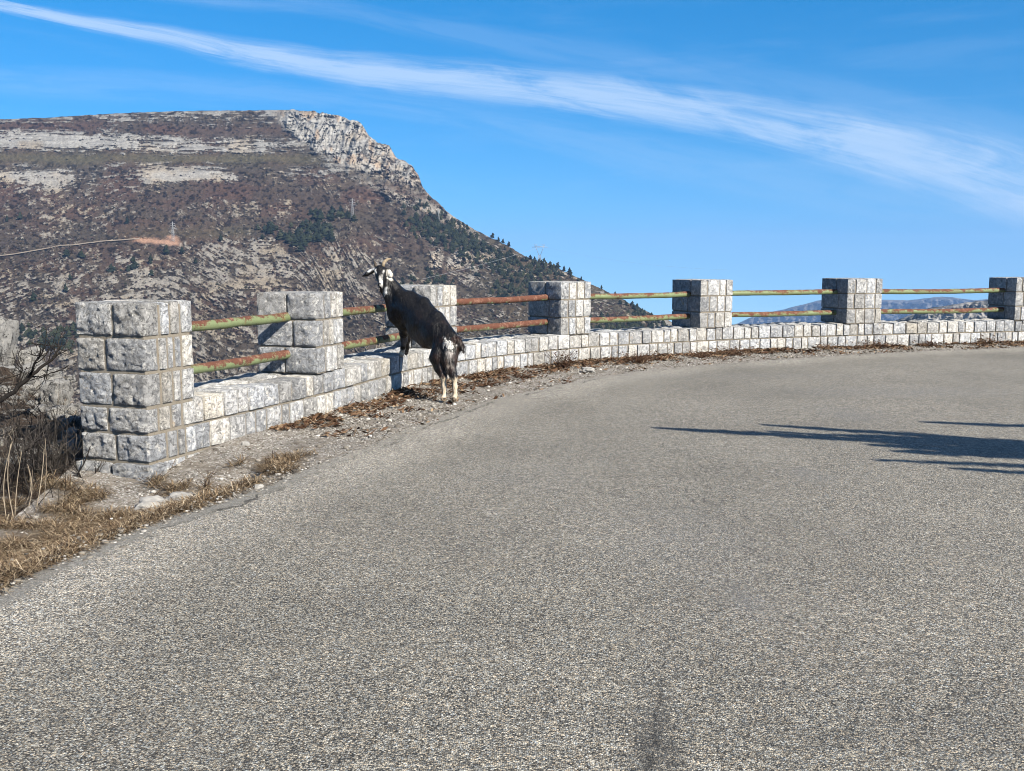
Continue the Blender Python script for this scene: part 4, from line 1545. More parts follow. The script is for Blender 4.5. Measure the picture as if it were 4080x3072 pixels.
BOULD = [(-25, 1400, 12.2, .24, .4, .44, 'tall pale limestone outcrop cut by the left edge of the photo'),
         (45, 1545, 11.6, .40, .4, .34, 'broad speckled boulder below the tall pale outcrop at the left edge'),
         (132, 1432, 12.4, .14, .2, .17, 'small pointed pale boulder with the dark branch in front of it'),
         (168, 1500, 11.9, .22, .25, .15, 'grey boulder right under the dark branch'),
         (226, 1580, 10.6, .145, .2, .21, 'rounded pale boulder with dark holes standing nearest the end pillar top'),
         (278, 1508, 11.8, .06, .1, .05, 'smallest pale stone beside the second course of the end pillar'),
         (268, 1650, 10.0, .11, .15, .10, 'low pale boulder below the one with dark holes'),
         (296, 1690, 8.9, .10, .16, .09, 'grey stone wedged against the end pillar, upper one of two'),
         (285, 1742, 8.2, .075, .12, .08, 'angular pale stone against the end pillar above the leaning slab'),
         (270, 1830, 7.9, .115, .15, .17, 'leaning light slab touching the lower left side of the end pillar'),
         (192, 1708, 9.6, .075, .1, .115, 'upright narrow pale stone among the dark twigs'),
         (232, 1712, 9.4, .05, .1, .07, 'little pale stone right of the upright narrow stone'),
         (160, 1742, 9.2, .05, .08, .06, 'little pale stone low and left of the upright narrow stone'),
         (50, 1752, 9.0, .09, .12, .06, 'flat pale stone half buried in twigs near the left edge'),
         (20, 1640, 10.6, .22, .3, .16, 'grey boulder at the left edge under the thick end of the dark branch'),
         (120, 1660, 10.2, .17, .2, .12, 'low grey boulder behind the dark twigs'),
         (128, 1842, 7.6, .035, .06, .035, 'small white stone low among the dry stalks')]
for s, bb in enumerate(BOULD): boulder(*bb[:6], 300 + s, bb[6])


def stones_and_litter():
    # gravel on the margin, past counting
    t = RNG.random(9000)
    bag = Bag()
    tm = [lump(2, s, .5, (1, 1, .6)) for s in range(10)]
    kst = mat_varied('loose_gravel', [(0, (.09, .08, .07)), (.4, (.24, .22, .19)), (.8, (.42, .40, .365)), (1, (.66, .64, .60))])
    m = 0
    while m < 12000:
        i = RNG.integers(len(CUR) // 12, len(CUR) - 60)
        off = -abs(RNG.normal(0, .42)) if RNG.random() < .6 else -RNG.uniform(0, 1.3)
        x, y = CUR[i] + np.array([-_T[i, 1], _T[i, 0]]) * off + RNG.normal(0, .04, 2)
        if y < 3.8 or x > 9.5: continue
        e = look('e', x, y)
        if e < -.35 or (e < 0 and RNG.random() < .75): continue
        r = RNG.uniform(.004, .011) * (1 if RNG.random() < .95 else 2.2)
        V, Q = tm[RNG.integers(10)]
        a = RNG.uniform(0, 6.28)
        V = np.stack([V[:, 0] * math.cos(a) - V[:, 1] * math.sin(a), V[:, 0] * math.sin(a) + V[:, 1] * math.cos(a), V[:, 2]], 1)
        z = max(gz(x, y)[0], -.004 if e < 0 else -9)
        bag.add(V * r + np.array([x, y, z + r * .25]), Q, tone=RNG.random())
        m += 1
    for q in range(8000):                                   # the stony apron in front of the end pillar
        x, y = RNG.uniform(-3.2, -.6), RNG.uniform(5.3, 10.5)
        if look('w', x, y) > -.01 and y > 7.1: continue
        e = look('e', x, y)
        if e < .02 or (y < 6.2 and RNG.random() < .6): continue
        r = RNG.uniform(.003, .009) * (1 if RNG.random() < .97 else RNG.uniform(1.6, 3.6))
        V, Q = tm[RNG.integers(10)]
        bag.add(V * r + np.array([x, y, gz(x, y)[0] + r * .2]), Q, tone=RNG.random())
    for q in range(5000):                                   # grit spilt over the ragged asphalt edge
        i = RNG.integers(0, len(E_FINE) - 1)
        u = RNG.random()
        x, y = E_FINE[i] * (1 - u) + E_FINE[i + 1] * u + RNG.normal(0, .13, 2)
        if y < 3.6 or x > 7: continue
        r = RNG.uniform(.003, .010) * (1 if RNG.random() < .95 else 2)
        V, Q = tm[RNG.integers(10)]
        bag.add(V * r + np.array([x, y, max(gz(x, y)[0], -.008) + r * .2]), Q, tone=RNG.random())
    tag(bag.build('gravel', kst), 'loose pale gravel along the foot of the wall', 'gravel', kind='stuff')
    # curled dead leaves and twigs
    bag = Bag()
    m = 0
    while m < 7200:
        i = RNG.integers(len(CUR) // 12, len(CUR) - 60)
        off = -abs(RNG.normal(0, .30 if RNG.random() < .7 else .75)) - .03
        x, y = CUR[i] + np.array([-_T[i, 1], _T[i, 0]]) * off
        if y < 4 or x > 9.5: continue
        e = look('e', x, y)
        if e < -.12: continue
        if n1(x * 2.4, y * 2.4, 3.0) < -.12 - .25 * RNG.random() + (.35 if off < -.4 else 0): continue
        L, w = RNG.uniform(.018, .05), RNG.uniform(.006, .016)
        if RNG.random() < .25: L, w = RNG.uniform(.06, .16), .003
        a = RNG.uniform(0, 6.28)
        d, s = np.array([math.cos(a), math.sin(a), RNG.uniform(-.15, .35)]), np.array([-math.sin(a), math.cos(a), RNG.uniform(-.5, .5)])
        c = np.array([x, y, gz(x, y)[0] + .008 + .02 * RNG.random() * (1 if w > .004 else .6)])
        V = np.array([c - d * L, c - s * w - [0, 0, .002], c + d * L + [0, 0, L * .3], c + s * w + [0, 0, w * .8]])
        bag.add(V, np.array([[0, 1, 2, 3]]), tone=RNG.random())
        m += 1
    kl = mat_varied('dead_leaves', [(0, (.045, .024, .015)), (.35, (.11, .058, .034)), (.7, (.20, .125, .075)), (1, (.36, .27, .18))])
    tag(bag.build('leaf_litter', kl), 'brown dead leaves and twigs strewn at the foot of the wall', 'leaves', kind='stuff')
    # dry matted grass on the verge at the left
    bag = Bag()
    m = 0
    while m < 40000:
        x, y = RNG.uniform(-4.6, -1.0), RNG.uniform(3.6, 7.6)
        e = look('e', x, y)
        if e < .07 or e > 1.9: continue
        clump = n1(x * 3.2, y * 3.2, 7) + .5 * n1(x * 9, y * 9, 9)
        if clump < -.25 + .8 * sstep(.62, 1.5, e) * (y < 6.2) + .50 * sstep(6.2, 6.75, y): continue
        if look('w', x, y) > -.02 and y > 7.1: continue
        L = RNG.uniform(.05, .17)
        a = RNG.uniform(0, 6.28)
        lean = RNG.uniform(1.0, 3.2)
        w = RNG.uniform(.0011, .0024)
        d = np.array([math.cos(a) * lean, math.sin(a) * lean, 1.0]); d /= np.linalg.norm(d)
        s = np.array([-math.sin(a), math.cos(a), 0]) * w
        b = np.array([x, y, gz(x, y)[0] - .005 + max(0, clump) * .05 * RNG.random()])
        mid, tip = b + d * L * .6, b + d * L + np.array([math.cos(a) * .4, math.sin(a) * .4, -.55]) * L * .5
        bag.add(np.array([b - s, b + s, mid + s, mid - s]), np.array([[0, 1, 2, 3]]), tone=(tn := RNG.random()))
        bag.add(np.array([mid - s, mid + s, tip]), np.array([[0, 1, 2]]), tone=tn)
        m += 1
    kg = mat_varied('dry_grass', [(0, (.035, .022, .014)), (.35, (.135, .09, .054)), (.75, (.33, .245, .155)), (1, (.60, .50, .36))])
    tag(bag.build('dry_grass', kg), 'matted straw-brown dry grass on the left road verge', 'grass', kind='stuff')
    # bigger loose stones that one can point at
    for s, (px, py, r, lab) in enumerate([(2343, 1476, .10, 'flat white stone lying alone on the road margin right of the dry brown weed'),
                                          (1033, 1934, .035, 'small round pale pebble at the road edge beside the dry grass'),
                                          (720, 1893, .115, 'rough pale rock lying at the foot of the end pillar in the gravel'),
                                          (600, 1908, .12, 'big pale rock in the dry grass in front of the end pillar'),
                                          (980, 1765, .035, 'little cream stone among leaves at the wall foot')]):
        g = ground(px, py)
        V, Q = lump(9, 400 + s, .35, (r, r * .8, r * (.36 if s == 0 else .75)))
        z = gz(g[0], g[1])[0] if s else max(gz(g[0], g[1])[0], 0)
        o = mesh_np('loose_stone', V + np.array([g[0], g[1], z + r * .12]), Q, MAT['pale'], smooth=True)
        o.data.set_sharp_from_angle(angle=R(36))
        tag(o, lab, 'stone', 'loose stones on the road margin')
        recentre(o, (g[0], g[1], z))


MAT['pale'] = mat_plain('pale_stone', (.26, .26, .26), (.56, .54, .50), 14, .9, .2, (26, .012))
stones_and_litter()

K_WEED = mat_varied('dry_weed', [(0, (.035, .018, .012)), (.4, (.10, .055, .035)), (.8, (.19, .12, .075)), (1, (.32, .24, .16))])


def weed(px, py, h, w, n, label, tone=(0, 1)):
    g = ground(px, py)
    root = np.array([g[0], g[1], gz(g[0], g[1])[0]])
    bag = Bag()
    for k in range(n):
        a = RNG.uniform(0, 6.28)
        L = h * RNG.uniform(.45, 1.15)
        lean = RNG.uniform(.05, 1.0) * w / h
        d = np.array([math.cos(a) * lean, math.sin(a) * lean, 1.0])
        q = np.linspace(0, 1, 5)[:, None]
        o = np.array([RNG.normal(0, w * .22), RNG.normal(0, w * .18), 0])
        pts = root + o + d * L * q + np.array([math.cos(a + 1), math.sin(a + 1), -.5]) * L * .25 * q ** 2 + RNG.normal(0, .006, (5, 3)) * q
        tn = RNG.uniform(*tone)
        add_tube(bag, pts, np.linspace(.0028, .001, 5), 4, tone=tn)
        for m in range(4):                                   # dead leaves and seed heads on the stem
            c = pts[RNG.integers(1, 5)]
            b = RNG.uniform(0, 6.28)
            e = np.array([math.cos(b), math.sin(b), RNG.uniform(-.7, .6)]) * RNG.uniform(.012, .04)
            s = np.cross(e, RNG.normal(0, 1, 3)); s /= np.linalg.norm(s) + 1e-6
            bag.add(np.array([c, c + e * .5 + s * .008, c + e, c + e * .5 - s * .008]), np.array([[0, 1, 2, 3]]), tone=RNG.uniform(*tone))
    o = bag.build('dry_weed', K_WEED)
    tag(o, label, 'weed', 'dry weeds along the foot of the wall')
    recentre(o, root)


weed(2238, 1462, .26, .26, 70, 'dark reddish brown dead weed, tallest at the wall foot, left of the flat white stone', (0, .6))
weed(2545, 1440, .17, .36, 90, 'round bushy brown weed at the wall foot between the fourth and fifth pillar', (.1, .7))
weed(2790, 1421, .12, .30, 50, 'low brown weed at the wall foot under the fifth pillar', (.1, .9))
weed(2925, 1412, .15, .50, 90, 'wide brown weed spreading at the wall foot just right of the fifth pillar', (.1, .9))
weed(3300, 1393, .12, .30, 45, 'thin pale dry weed at the wall foot under the left side of the sixth pillar', (.5, 1))
weed(3500, 1384, .13, .46, 70, 'brown weed at the wall foot under the right side of the sixth pillar', (.1, .8))
weed(3700, 1376, .12, .50, 70, 'wide low brown weed at the wall foot halfway to the rightmost pillar', (.1, .8))
weed(3925, 1370, .16, .30, 60, 'upright tawny weed at the wall foot just left of the rightmost pillar', (.3, 1))
weed(2085, 1500, .08, .30, 50, 'small brown weed in the gravel right of the goat', (.1, .8))
weed(1930, 1530, .07, .34, 60, 'low mat of brown weed by the wall right behind the goat hind legs', (.1, .8))

# ------------------------------------------------------------------ bare bushes and stalks left of the end pillar
K_TWIG = mat_varied('bare_twigs', [(0, (.018, .016, .015)), (.5, (.045, .040, .037)), (1, (.12, .105, .095))])
K_STALK = mat_varied('dry_stalks', [(0, (.16, .125, .09)), (1, (.40, .34, .26))])


def branch(bag, p, d, L, r, depth, tone=(0, 1), spread=.55, up=.08):
    n = 5
    pts = [np.array(p)]
    d = np.array(d, float)
    for k in range(n):
        d = d + RNG.normal(0, .16, 3) + np.array([0, 0, up])
        d /= np.linalg.norm(d)
        pts.append(pts[-1] + d * L / n)
    add_tube(bag, np.array(pts), np.linspace(r, r * .55, n + 1), 5 if r > .006 else 4, tone=RNG.uniform(*tone))
    if depth == 0: return
    for k in range(RNG.integers(2, 5)):
        i = RNG.integers(1, n + 1)
        q = d + RNG.normal(0, spread, 3)
        q /= np.linalg.norm(q)
        branch(bag, pts[i], q, L * RNG.uniform(.45, .75), r * .55, depth - 1, tone, spread, up)


def bare_bush(px, Y, n, L, label, zoff=-.1, seedtone=(0, 1), depth=3):
    x = (px - 2040) / FPX * Y * .99
    z = gz(x, Y)[0] + zoff
    bag = Bag()
    for k in range(n):
        a = RNG.uniform(0, 6.28)
        branch(bag, (x + RNG.normal(0, .10), Y + RNG.normal(0, .10), z), (math.cos(a) * .6, math.sin(a) * .6, 1.0), L * RNG.uniform(.6, 1.1), .007, depth, seedtone, .6, .05)
    o = bag.build('bare_bush', K_TWIG)
    tag(o, label, 'bush', 'leafless bushes left of the end pillar')
    recentre(o, (x, Y, z))


bare_bush(20, 7.1, 16, .46, 'dark leafless bush at the left photo edge above the dry grass')
bare_bush(120, 7.3, 15, .38, 'dark tangled leafless bush in the middle of the gap left of the end pillar')
bare_bush(215, 7.25, 12, .27, 'dark leafless bush touching the foot of the end pillar')
bare_bush(70, 8.3, 10, .46, 'taller grey leafless bush standing behind the dark ones, in front of the boulders')
bare_bush(-150, 7.2, 8, .45, 'dark leafless bush just cut off by the left edge of the photo')

def rubble():
    bag, tw = Bag(), Bag()
    tm = [lump(4, 50 + q, .6, (1, .9, .75)) for q in range(12)]
    m = 0
    while m < 620:
        x, y = RNG.uniform(-8.5, -3.1), RNG.uniform(6.6, 13.5)
        if look('w', x, y) < .75 and y > 7: continue
        if n1(x * 1.3, y * 1.3, 5) < -.1 + .4 * (y < 7.6): continue
        V, Q = tm[RNG.integers(12)]
        r = RNG.uniform(.02, .06) * (1 if RNG.random() < .8 else 2.2)
        a = RNG.uniform(0, 6.28)
        V = np.stack([V[:, 0] * math.cos(a) - V[:, 1] * math.sin(a), V[:, 0] * math.sin(a) + V[:, 1] * math.cos(a), V[:, 2]], 1)
        bag.add(V * r + np.array([x, y, gz(x, y)[0] + r * .2]), Q)
        m += 1
    tag(bag.build('rubble', MAT['rock']), 'small broken limestone rubble among the bushes left of the end pillar', 'rubble', kind='stuff')
    m = 0
    while m < 900:
        x, y = RNG.uniform(-8.0, -2.75), RNG.uniform(6.35, 12.5)
        if look('w', x, y) < .72 and y > 6.9: continue
        if n1(x * 1.1, y * 1.1, 9) < -.15: continue
        p = np.array([x, y, gz(x, y)[0] - .02])
        a = RNG.uniform(0, 6.28)
        d = np.array([math.cos(a) * RNG.uniform(.1, 1.1), math.sin(a) * RNG.uniform(.1, 1.1), 1.0])
        L = RNG.uniform(.08, .30)
        q = np.linspace(0, 1, 4)[:, None]
        pts = p + d * L * q + RNG.normal(0, .022, (4, 3)) * q
        add_tube(tw, pts, np.linspace(.0032, .0012, 4), 3, tone=(tn := RNG.random() ** 1.6))
        for k in range(3):
            o = pts[RNG.integers(1, 4)]
            e = d * .5 + RNG.normal(0, .7, 3)
            add_tube(tw, np.array([o, o + e * L * .25, o + e * L * .4 + RNG.normal(0, .015, 3)]), [.0018, .0014, .0008], 3, tone=tn)
        m += 1
    tag(tw.build('undergrowth', mat_varied('dead_undergrowth', [(0, (.02, .018, .017)), (.5, (.06, .052, .047)), (.8, (.13, .11, .095)), (1, (.32, .28, .22))])),
        'thin dead twiggy undergrowth left of the end pillar', 'undergrowth', kind='stuff')


rubble()
root_b = np.array([-5.35, 8.6, float(gz(-5.35, 8.6)[0])])
tree = empty('bare_tree', root_b)
tag(tree, 'leafless tree reaching in from the left with one thick dark branch over the boulders', 'tree')


def bough(pxs, r0, r1, twigs):
    bag = Bag()
    pts = np.array([at(*q) for q in pxs])
    t = np.linspace(0, len(pts) - 1, 24)
    P = np.stack([np.interp(t, np.arange(len(pts)), pts[:, k]) for k in range(3)], 1) + RNG.normal(0, .004, (24, 3))
    add_tube(bag, P, np.linspace(r0, r1, 24), 7, tone=.15)
    for k in range(twigs):
        i = RNG.integers(6, 23)
        q = P[min(i + 1, 23)] - P[i - 1] + RNG.normal(0, .08, 3) + np.array([0, 0, .05])
        q /= np.linalg.norm(q)
        branch(bag, P[i], q, RNG.uniform(.10, .26), .005, 1, (.0, .35), .5, .06)
    return bag


def tchild(o):
    o.parent = tree
    o.matrix_parent_inverse = Matrix.Translation(-tree.location)


b = Bag()
tp = at(-330., 1700., 8.6)
add_tube(b, np.array([root_b - [0, 0, .2], root_b + [.05, 0, .35], tp, tp + [-.15, .1, .9], tp + [-.35, .2, 1.7]]), [.08, .065, .055, .04, .015], 9, tone=.3)
tchild(b.build('trunk', K_TWIG, smooth=True))
tchild(bough([(-330, 1700, 8.6), (-120, 1660, 8.6), (0, 1600, 8.6), (70, 1545, 8.6), (120, 1500, 8.6), (165, 1462, 8.62), (210, 1432, 8.65), (236, 1392, 8.66), (222, 1366, 8.7)], .026, .006, 12).build('branch', K_TWIG))
tchild(bough([(112, 1505, 8.6), (128, 1480, 8.55), (142, 1440, 8.5), (168, 1408, 8.5), (172, 1396, 8.5)], .012, .004, 6).build('branch', K_TWIG))
tchild(bough([(120, 1502, 8.6), (150, 1500, 8.7), (190, 1494, 8.8), (240, 1476, 8.9)], .008, .002, 5).build('branch', K_TWIG))
tchild(bough([(60, 1555, 8.6), (80, 1500, 8.7), (90, 1470, 8.7)], .008, .003, 5).build('branch', K_TWIG))

for s, (px, pyb, pyt, dx, lab) in enumerate([(28, 2085, 1760, 25, 'tall pale dry stalk at the left edge, leftmost of the stalks'),
                                             (55, 2040, 1770, -10, 'pale dry stalk with a bent tip, second stalk from the left edge'),
                                             (57, 2030, 1800, 30, 'short thin dry stalk crossing the second one from the left'),
                                             (140, 2045, 1790, 35, 'long pale stalk leaning right towards the end pillar'),
                                             (168, 2030, 1745, 10, 'straight pale stalk standing nearest the end pillar'),
                                             (112, 2050, 1850, -5, 'short dark-tipped stalk in the middle of the dark bushes'),
                                             (95, 2030, 1900, 25, 'shortest pale stalk, low in the middle of the dark bushes')]):
    Y = 6.45 + .05 * s
    A = at(float(px), float(pyb), Y)
    A[2] = gz(A[0], A[1])[0] - .02
    B_ = at(float(px + dx), float(pyt), Y + .05)
    q = np.linspace(0, 1, 10)[:, None]
    pts = A + (B_ - A) * q + np.array([.05, 0, 0]) * np.sin(q * 3.0) * RNG.uniform(-1, 1)
    bag = Bag()
    add_tube(bag, pts, np.linspace(.0038, .0018, 10), 5, tone=RNG.uniform(.3, 1))
    for k in range(5):
        i = RNG.integers(3, 10)
        branch(bag, pts[i], np.array([RNG.normal(0, .5), RNG.normal(0, .5), .8]), RNG.uniform(.04, .11), .0012, 0, (.2, 1))
    o = bag.build('dry_stalk', K_STALK)
    tag(o, lab, 'stalk', 'dry stalks left of the end pillar')
    recentre(o, A)

# ------------------------------------------------------------------ the pine beside the road that shades it (outside the frame)
SUN_EL = R(35)
SUN_H = np.array([.68, -.733]); SUN_H /= np.linalg.norm(SUN_H)
SUN = np.array([SUN_H[0] * math.cos(SUN_EL), SUN_H[1] * math.cos(SUN_EL), math.sin(SUN_EL)])


def road_pine():
    base = np.array([10.9, 4.2, 0.0])
    root = empty('roadside_pine', base)
    tag(root, 'pine beside the road whose long branches throw the streaky shadow on the asphalt', 'tree')
    kb, kn = MAT['bark'], mat_varied('pine_needles', [(0, (.02, .035, .015)), (.5, (.04, .065, .025)), (1, (.07, .09, .04))])

    def child(o):
        o.parent = root
        o.matrix_parent_inverse = Matrix.Translation(-root.location)
    b = Bag()
    add_tube(b, np.array([base - [0, 0, .3], base + [0, .05, 1.5], base + [-.1, .05, 3.2], base + [-.15, .1, 4.6]]), [.17, .14, .10, .03], 10)
    child(b.build('trunk', kb, smooth=True))
    br, nd = Bag(), Bag()

    def shade(px, py, hgt):                                  # where a branch must be for its shadow to fall there
        return ground(px, py) + SUN * (hgt / SUN[2])
    streaks = [((2635, 1706), (4300, 1800), 3.2, .045, 60), ((3060, 1694), (4300, 1775), 3.3, .035, 40), ((3700, 1681), (4400, 1706), 3.5, .03, 24),
               ((3500, 1775), (4300, 1812), 3.05, .05, 36), ((3600, 1800), (4350, 1825), 2.95, .045, 26), ((3520, 1835), (4350, 1865), 2.8, .018, 12),
               ((3830, 1868), (4350, 1900), 2.7, .02, 12), ((3080, 1719), (3900, 1765), 3.1, .018, 12), ((3400, 1735), (4300, 1785), 3.15, .05, 40)]
    for (tip, far, hg, wdt, nn) in streaks:
        T0, T1 = shade(*tip, hg), shade(*far, hg + .1)
        stem = base + np.array([-.1, .05, min(4.2, max(1.2, hg - .4 + RNG.uniform(-.2, .3)))])
        q = np.linspace(0, 1, 14)[:, None]
        pts = np.concatenate([stem + (T1 - stem) * np.linspace(0, .9, 5)[:, None], T1 + (T0 - T1) * q])
        add_tube(br, pts, np.concatenate([np.linspace(.04, .022, 5), np.linspace(.02, .004, 14)]), 6)
        ax = (T0 - T1) / np.linalg.norm(T0 - T1)
        for k in range(nn * 40):                              # needle tufts lying along the branch
            u = RNG.random() ** .8
            c = T1 + (T0 - T1) * u
            taper = (1 - u) ** .6 + .10
            o = RNG.normal(0, 1, 3) * np.array([1, 1, .9]) * wdt * 1.35 * taper
            c = c + o
            d = ax + RNG.normal(0, .16, 3)
            d /= np.linalg.norm(d)
            L = RNG.uniform(.10, .22) * (.5 + .5 * taper)
            s = np.cross(d, RNG.normal(0, 1, 3)); s /= np.linalg.norm(s)
            s *= RNG.uniform(.008, .018)
            nd.add(np.array([c, c + d * L * .5 + s, c + d * L, c + d * L * .5 - s]), np.array([[0, 1, 2, 3]]), tone=RNG.random())
    child(br.build('branches', kb))
    o = nd.build('foliage', kn)
    o['kind'] = 'stuff'
    child(o)


road_pine()

# ------------------------------------------------------------------ sky, sun, air, camera
w = bpy.data.worlds.new('World')
SC.world = w
w.use_nodes = True
nt = w.node_tree
bg = nt.nodes['Background']


class W(M):
    def __init__(s): s.t, s.geo = nt, None


k = W()
tcw = nt.nodes.new('ShaderNodeTexCoord')
dirv = tcw.outputs['Generated']
sx = k.sep(dirv)
# the far horizon lies below this uphill stretch of road
z2 = k.math('MAXIMUM', k.math('MULTIPLY_ADD', sx[2], 1.0, .165), .012)
cmb = k.node('ShaderNodeCombineXYZ')
k.put(cmb.inputs[0], sx[0]); k.put(cmb.inputs[1], sx[1]); k.put(cmb.inputs[2], z2)
nrm = k.vmath('NORMALIZE', cmb.outputs[0])
sky = k.node('ShaderNodeTexSky', sky_type='NISHITA')
sky.sun_disc = False
sky.sun_elevation = SUN_EL
sky.sun_rotation = math.atan2(SUN_H[0], SUN_H[1])
sky.altitude = 1000
sky.air_density, sky.dust_density, sky.ozone_density = 1.25, .12, 2.6
k.put(sky.inputs[0], nrm)
hsv = k.node('ShaderNodeHueSaturation')
k.put(hsv.inputs['Saturation'], 1.48)
k.put(hsv.inputs['Value'], 1.24)
k.put(hsv.inputs['Color'], sky.outputs[0])
skyc = hsv.outputs[0]
# long streak of cirrus, as a band across the northern sky
yy = k.math('MAXIMUM', sx[1], .02)
X = k.math('DIVIDE', sx[0], yy)
Z = k.math('DIVIDE', sx[2], yy)
XR = 1.2


def gpos(px, py):
    d = ray(px, py)
    return float(d[0] / d[1]), float(d[2] / d[1])


def curve(pts, lo, hi):
    """value along the streak from (photo x, value) pairs"""
    st = []
    for px, v in pts: st.append(((gpos(px, 400)[0] + XR) / (2 * XR), (v - lo) / (hi - lo)))
    f = k.math('DIVIDE', k.math('ADD', X, XR), 2 * XR)
    c = k.ramp(f, [(p_, float(v)) for p_, v in st], 'B_SPLINE')
    return k.math('MULTIPLY_ADD', c, hi - lo, lo)


def streak(cen, wid, strand, seed):
    C = curve([(px, gpos(px, py)[1]) for px, py in cen], -.1, .4)
    Wd = curve([(px, q / FPX) for px, q in wid], 0, .06)
    wob = k.math('MULTIPLY', k.math('SUBTRACT', k.noise(5, 3, .6, k.vmath('ADD', dirv, (seed, 0, 0))), .5), .010)
    t = k.math('DIVIDE', k.math('ADD', k.math('SUBTRACT', Z, C), wob), Wd)
    cv = k.node('ShaderNodeCombineXYZ')
    k.put(cv.inputs[0], k.math('MULTIPLY', X, 3.4))
    k.put(cv.inputs[1], k.math('MULTIPLY_ADD', X, 1.1, t))
    k.put(cv.inputs[2], seed)
    fil = k.noise(1.5, 7, .62, cv.outputs[0], .25)
    cv2 = k.node('ShaderNodeCombineXYZ')
    k.put(cv2.inputs[0], k.math('MULTIPLY', X, 5.0))
    k.put(cv2.inputs[1], k.math('MULTIPLY', t, strand))
    k.put(cv2.inputs[2], seed + 3.0)
    f2 = k.noise(1.3, 6, .6, cv2.outputs[0], .2)
    cv3 = k.node('ShaderNodeCombineXYZ')
    k.put(cv3.inputs[0], k.math('MULTIPLY', X, 9.0))
    k.put(cv3.inputs[1], k.math('MULTIPLY_ADD', t, strand * 2.3, k.math('MULTIPLY', X, 6.0)))
    k.put(cv3.inputs[2], seed + 7.0)
    f3 = k.noise(1.1, 7, .68, cv3.outputs[0], .5)
    f2 = k.math('ADD', k.math('MULTIPLY', f2, .55), k.math('MULTIPLY', f3, .45))
    env = k.map(k.math('ABSOLUTE', t), 1.45, .0)
    q = k.math('MULTIPLY', k.math('ADD', k.math('MULTIPLY', fil, .85), k.math('MULTIPLY', f2, 1.05)), k.math('ADD', env, .0))
    br = k.node('ShaderNodeCombineXYZ')
    k.put(br.inputs[0], k.math('MULTIPLY', X, 6.5))
    k.put(br.inputs[1], k.math('MULTIPLY', t, 1.1))
    k.put(br.inputs[2], seed + 11.0)
    q = k.math('MULTIPLY', q, k.map(k.noise(1.3, 5, .62, br.outputs[0], .6), .28, .62, .62, 1.12))
    return k.map(q, .24, 1.10)


s1 = streak([(-900, -120), (0, 25), (500, 110), (1000, 215), (1500, 285), (2000, 338), (2500, 392), (3000, 470), (3500, 575), (4080, 720), (5200, 980)],
            [(-900, 30), (0, 36), (500, 44), (1200, 80), (2000, 105), (2800, 115), (3300, 150), (4080, 215), (5200, 280)], 8.0, 1.0)
s2 = streak([(-900, -200), (1400, 70), (2000, 165), (2600, 280), (3200, 365), (4080, 560), (5200, 800)], [(-900, 20), (1400, 50), (2200, 90), (3000, 120), (4080, 160), (5200, 200)], 2.0, 9.0)
s3 = streak([(-900, 240), (0, 330), (800, 345), (1700, 420), (2400, 590), (3200, 740), (4080, 850), (5200, 1000)], [(-900, 60), (0, 90), (900, 90), (1800, 70), (2600, 120), (3400, 130), (4080, 130), (5200, 150)], 2.0, 14.0)
wv = k.vmath('MULTIPLY', nrm, (3.2, 1.0, 26.0))
wisp = k.map(k.noise(1.6, 6, .6, wv, .5), .5, .85)
cl = k.math('ADD', k.math('MULTIPLY', s1, .66), k.math('MULTIPLY', s2, .11))
cl = k.math('ADD', cl, k.math('MULTIPLY', s3, .13))
cl = k.math('ADD', cl, k.math('MULTIPLY', wisp, .10))
cl = k.math('MULTIPLY', cl, k.map(sx[1], .05, .3))
cl = k.math('MINIMUM', cl, .8)
CLOUD = (4.5, 5.7, 7.3)
fill_veil = k.math('MULTIPLY', k.map(sx[2], .36, .62), k.map(k.noise(2.2, 5, .6, dirv, .6), .25, .7))   # cirrus added overhead, out of view, to whiten the ambient light
skyc = k.mix(k.math('MULTIPLY', fill_veil, .75), skyc, (2.6, 2.8, 3.1))
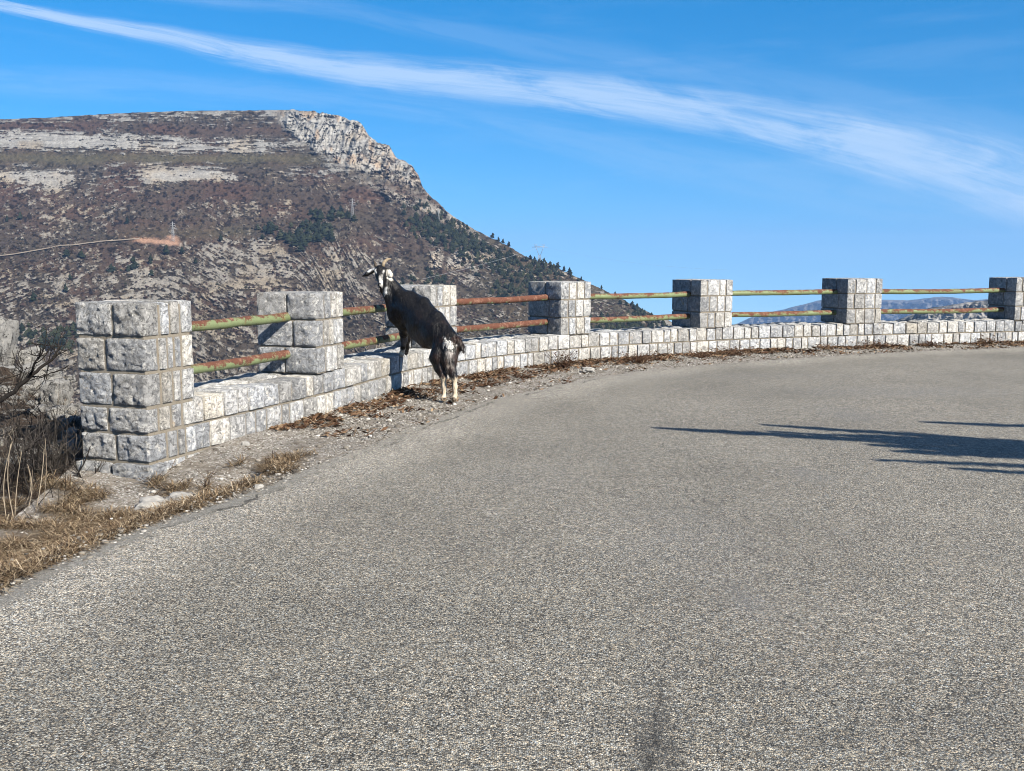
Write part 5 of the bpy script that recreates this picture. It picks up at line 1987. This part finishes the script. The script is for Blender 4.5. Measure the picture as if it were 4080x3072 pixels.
k.put(bg.inputs['Color'], k.mix(cl, skyc, CLOUD))
bg.inputs['Strength'].default_value = .057

sd = bpy.data.lights.new('sun', 'SUN')
sd.energy = 5.0
sd.angle = R(.53)
sd.color = (1.0, .92, .79)
so = bpy.data.objects.new('sun', sd)
so.rotation_euler = Vector(SUN).to_track_quat('Z', 'Y').to_euler()
so.location = (20, -20, 30)
COL.objects.link(so)

# the air itself
hz = bpy.data.materials.new('air')
hz.use_nodes = True
hz.node_tree.nodes.clear()
om = hz.node_tree.nodes.new('ShaderNodeOutputMaterial')
vol = hz.node_tree.nodes.new('ShaderNodeVolumePrincipled')
vol.inputs['Color'].default_value = (.25, .43, .78, 1)
vol.inputs['Density'].default_value = 6.2e-5
hz.node_tree.links.new(vol.outputs[0], om.inputs['Volume'])
lo, hi = np.array([-14000, -14000, -962.0]), np.array([14000, 14000, 345.0])
P, Q = np.array([(x, y, z) for x in (0, 1) for y in (0, 1) for z in (0, 1)], float), np.array([(0, 1, 3, 2), (4, 6, 7, 5), (0, 4, 5, 1), (2, 3, 7, 6), (0, 2, 6, 4), (1, 5, 7, 3)])
tag(mesh_np('haze', lo + P * (hi - lo), Q, hz), 'thin bluish air veiling the far mountains', 'haze', kind='stuff')

cd = bpy.data.cameras.new('camera')
cd.sensor_fit = 'HORIZONTAL'
cd.sensor_width = 36
cd.lens = FPX / 4080 * 36
cd.clip_start = .05
cd.clip_end = 60000
co = bpy.data.objects.new('camera', cd)
co.location = (0, 0, CAM_H)
co.rotation_euler = (math.pi / 2 - PITCH, 0, 0)
COL.objects.link(co)
SC.camera = co

SC.view_settings.view_transform = 'Standard'
SC.view_settings.look = 'None'
SC.view_settings.exposure = 1.38
SC.view_settings.gamma = 1
SC.render.engine = 'CYCLES'
SC.cycles.max_bounces = 5
SC.cycles.volume_bounces = 0
SC.cycles.filter_width = 1.0
SC.cycles.use_denoising = True
SC.cycles.denoising_input_passes = 'RGB_ALBEDO_NORMAL'
SC.cycles.denoising_prefilter = 'ACCURATE'
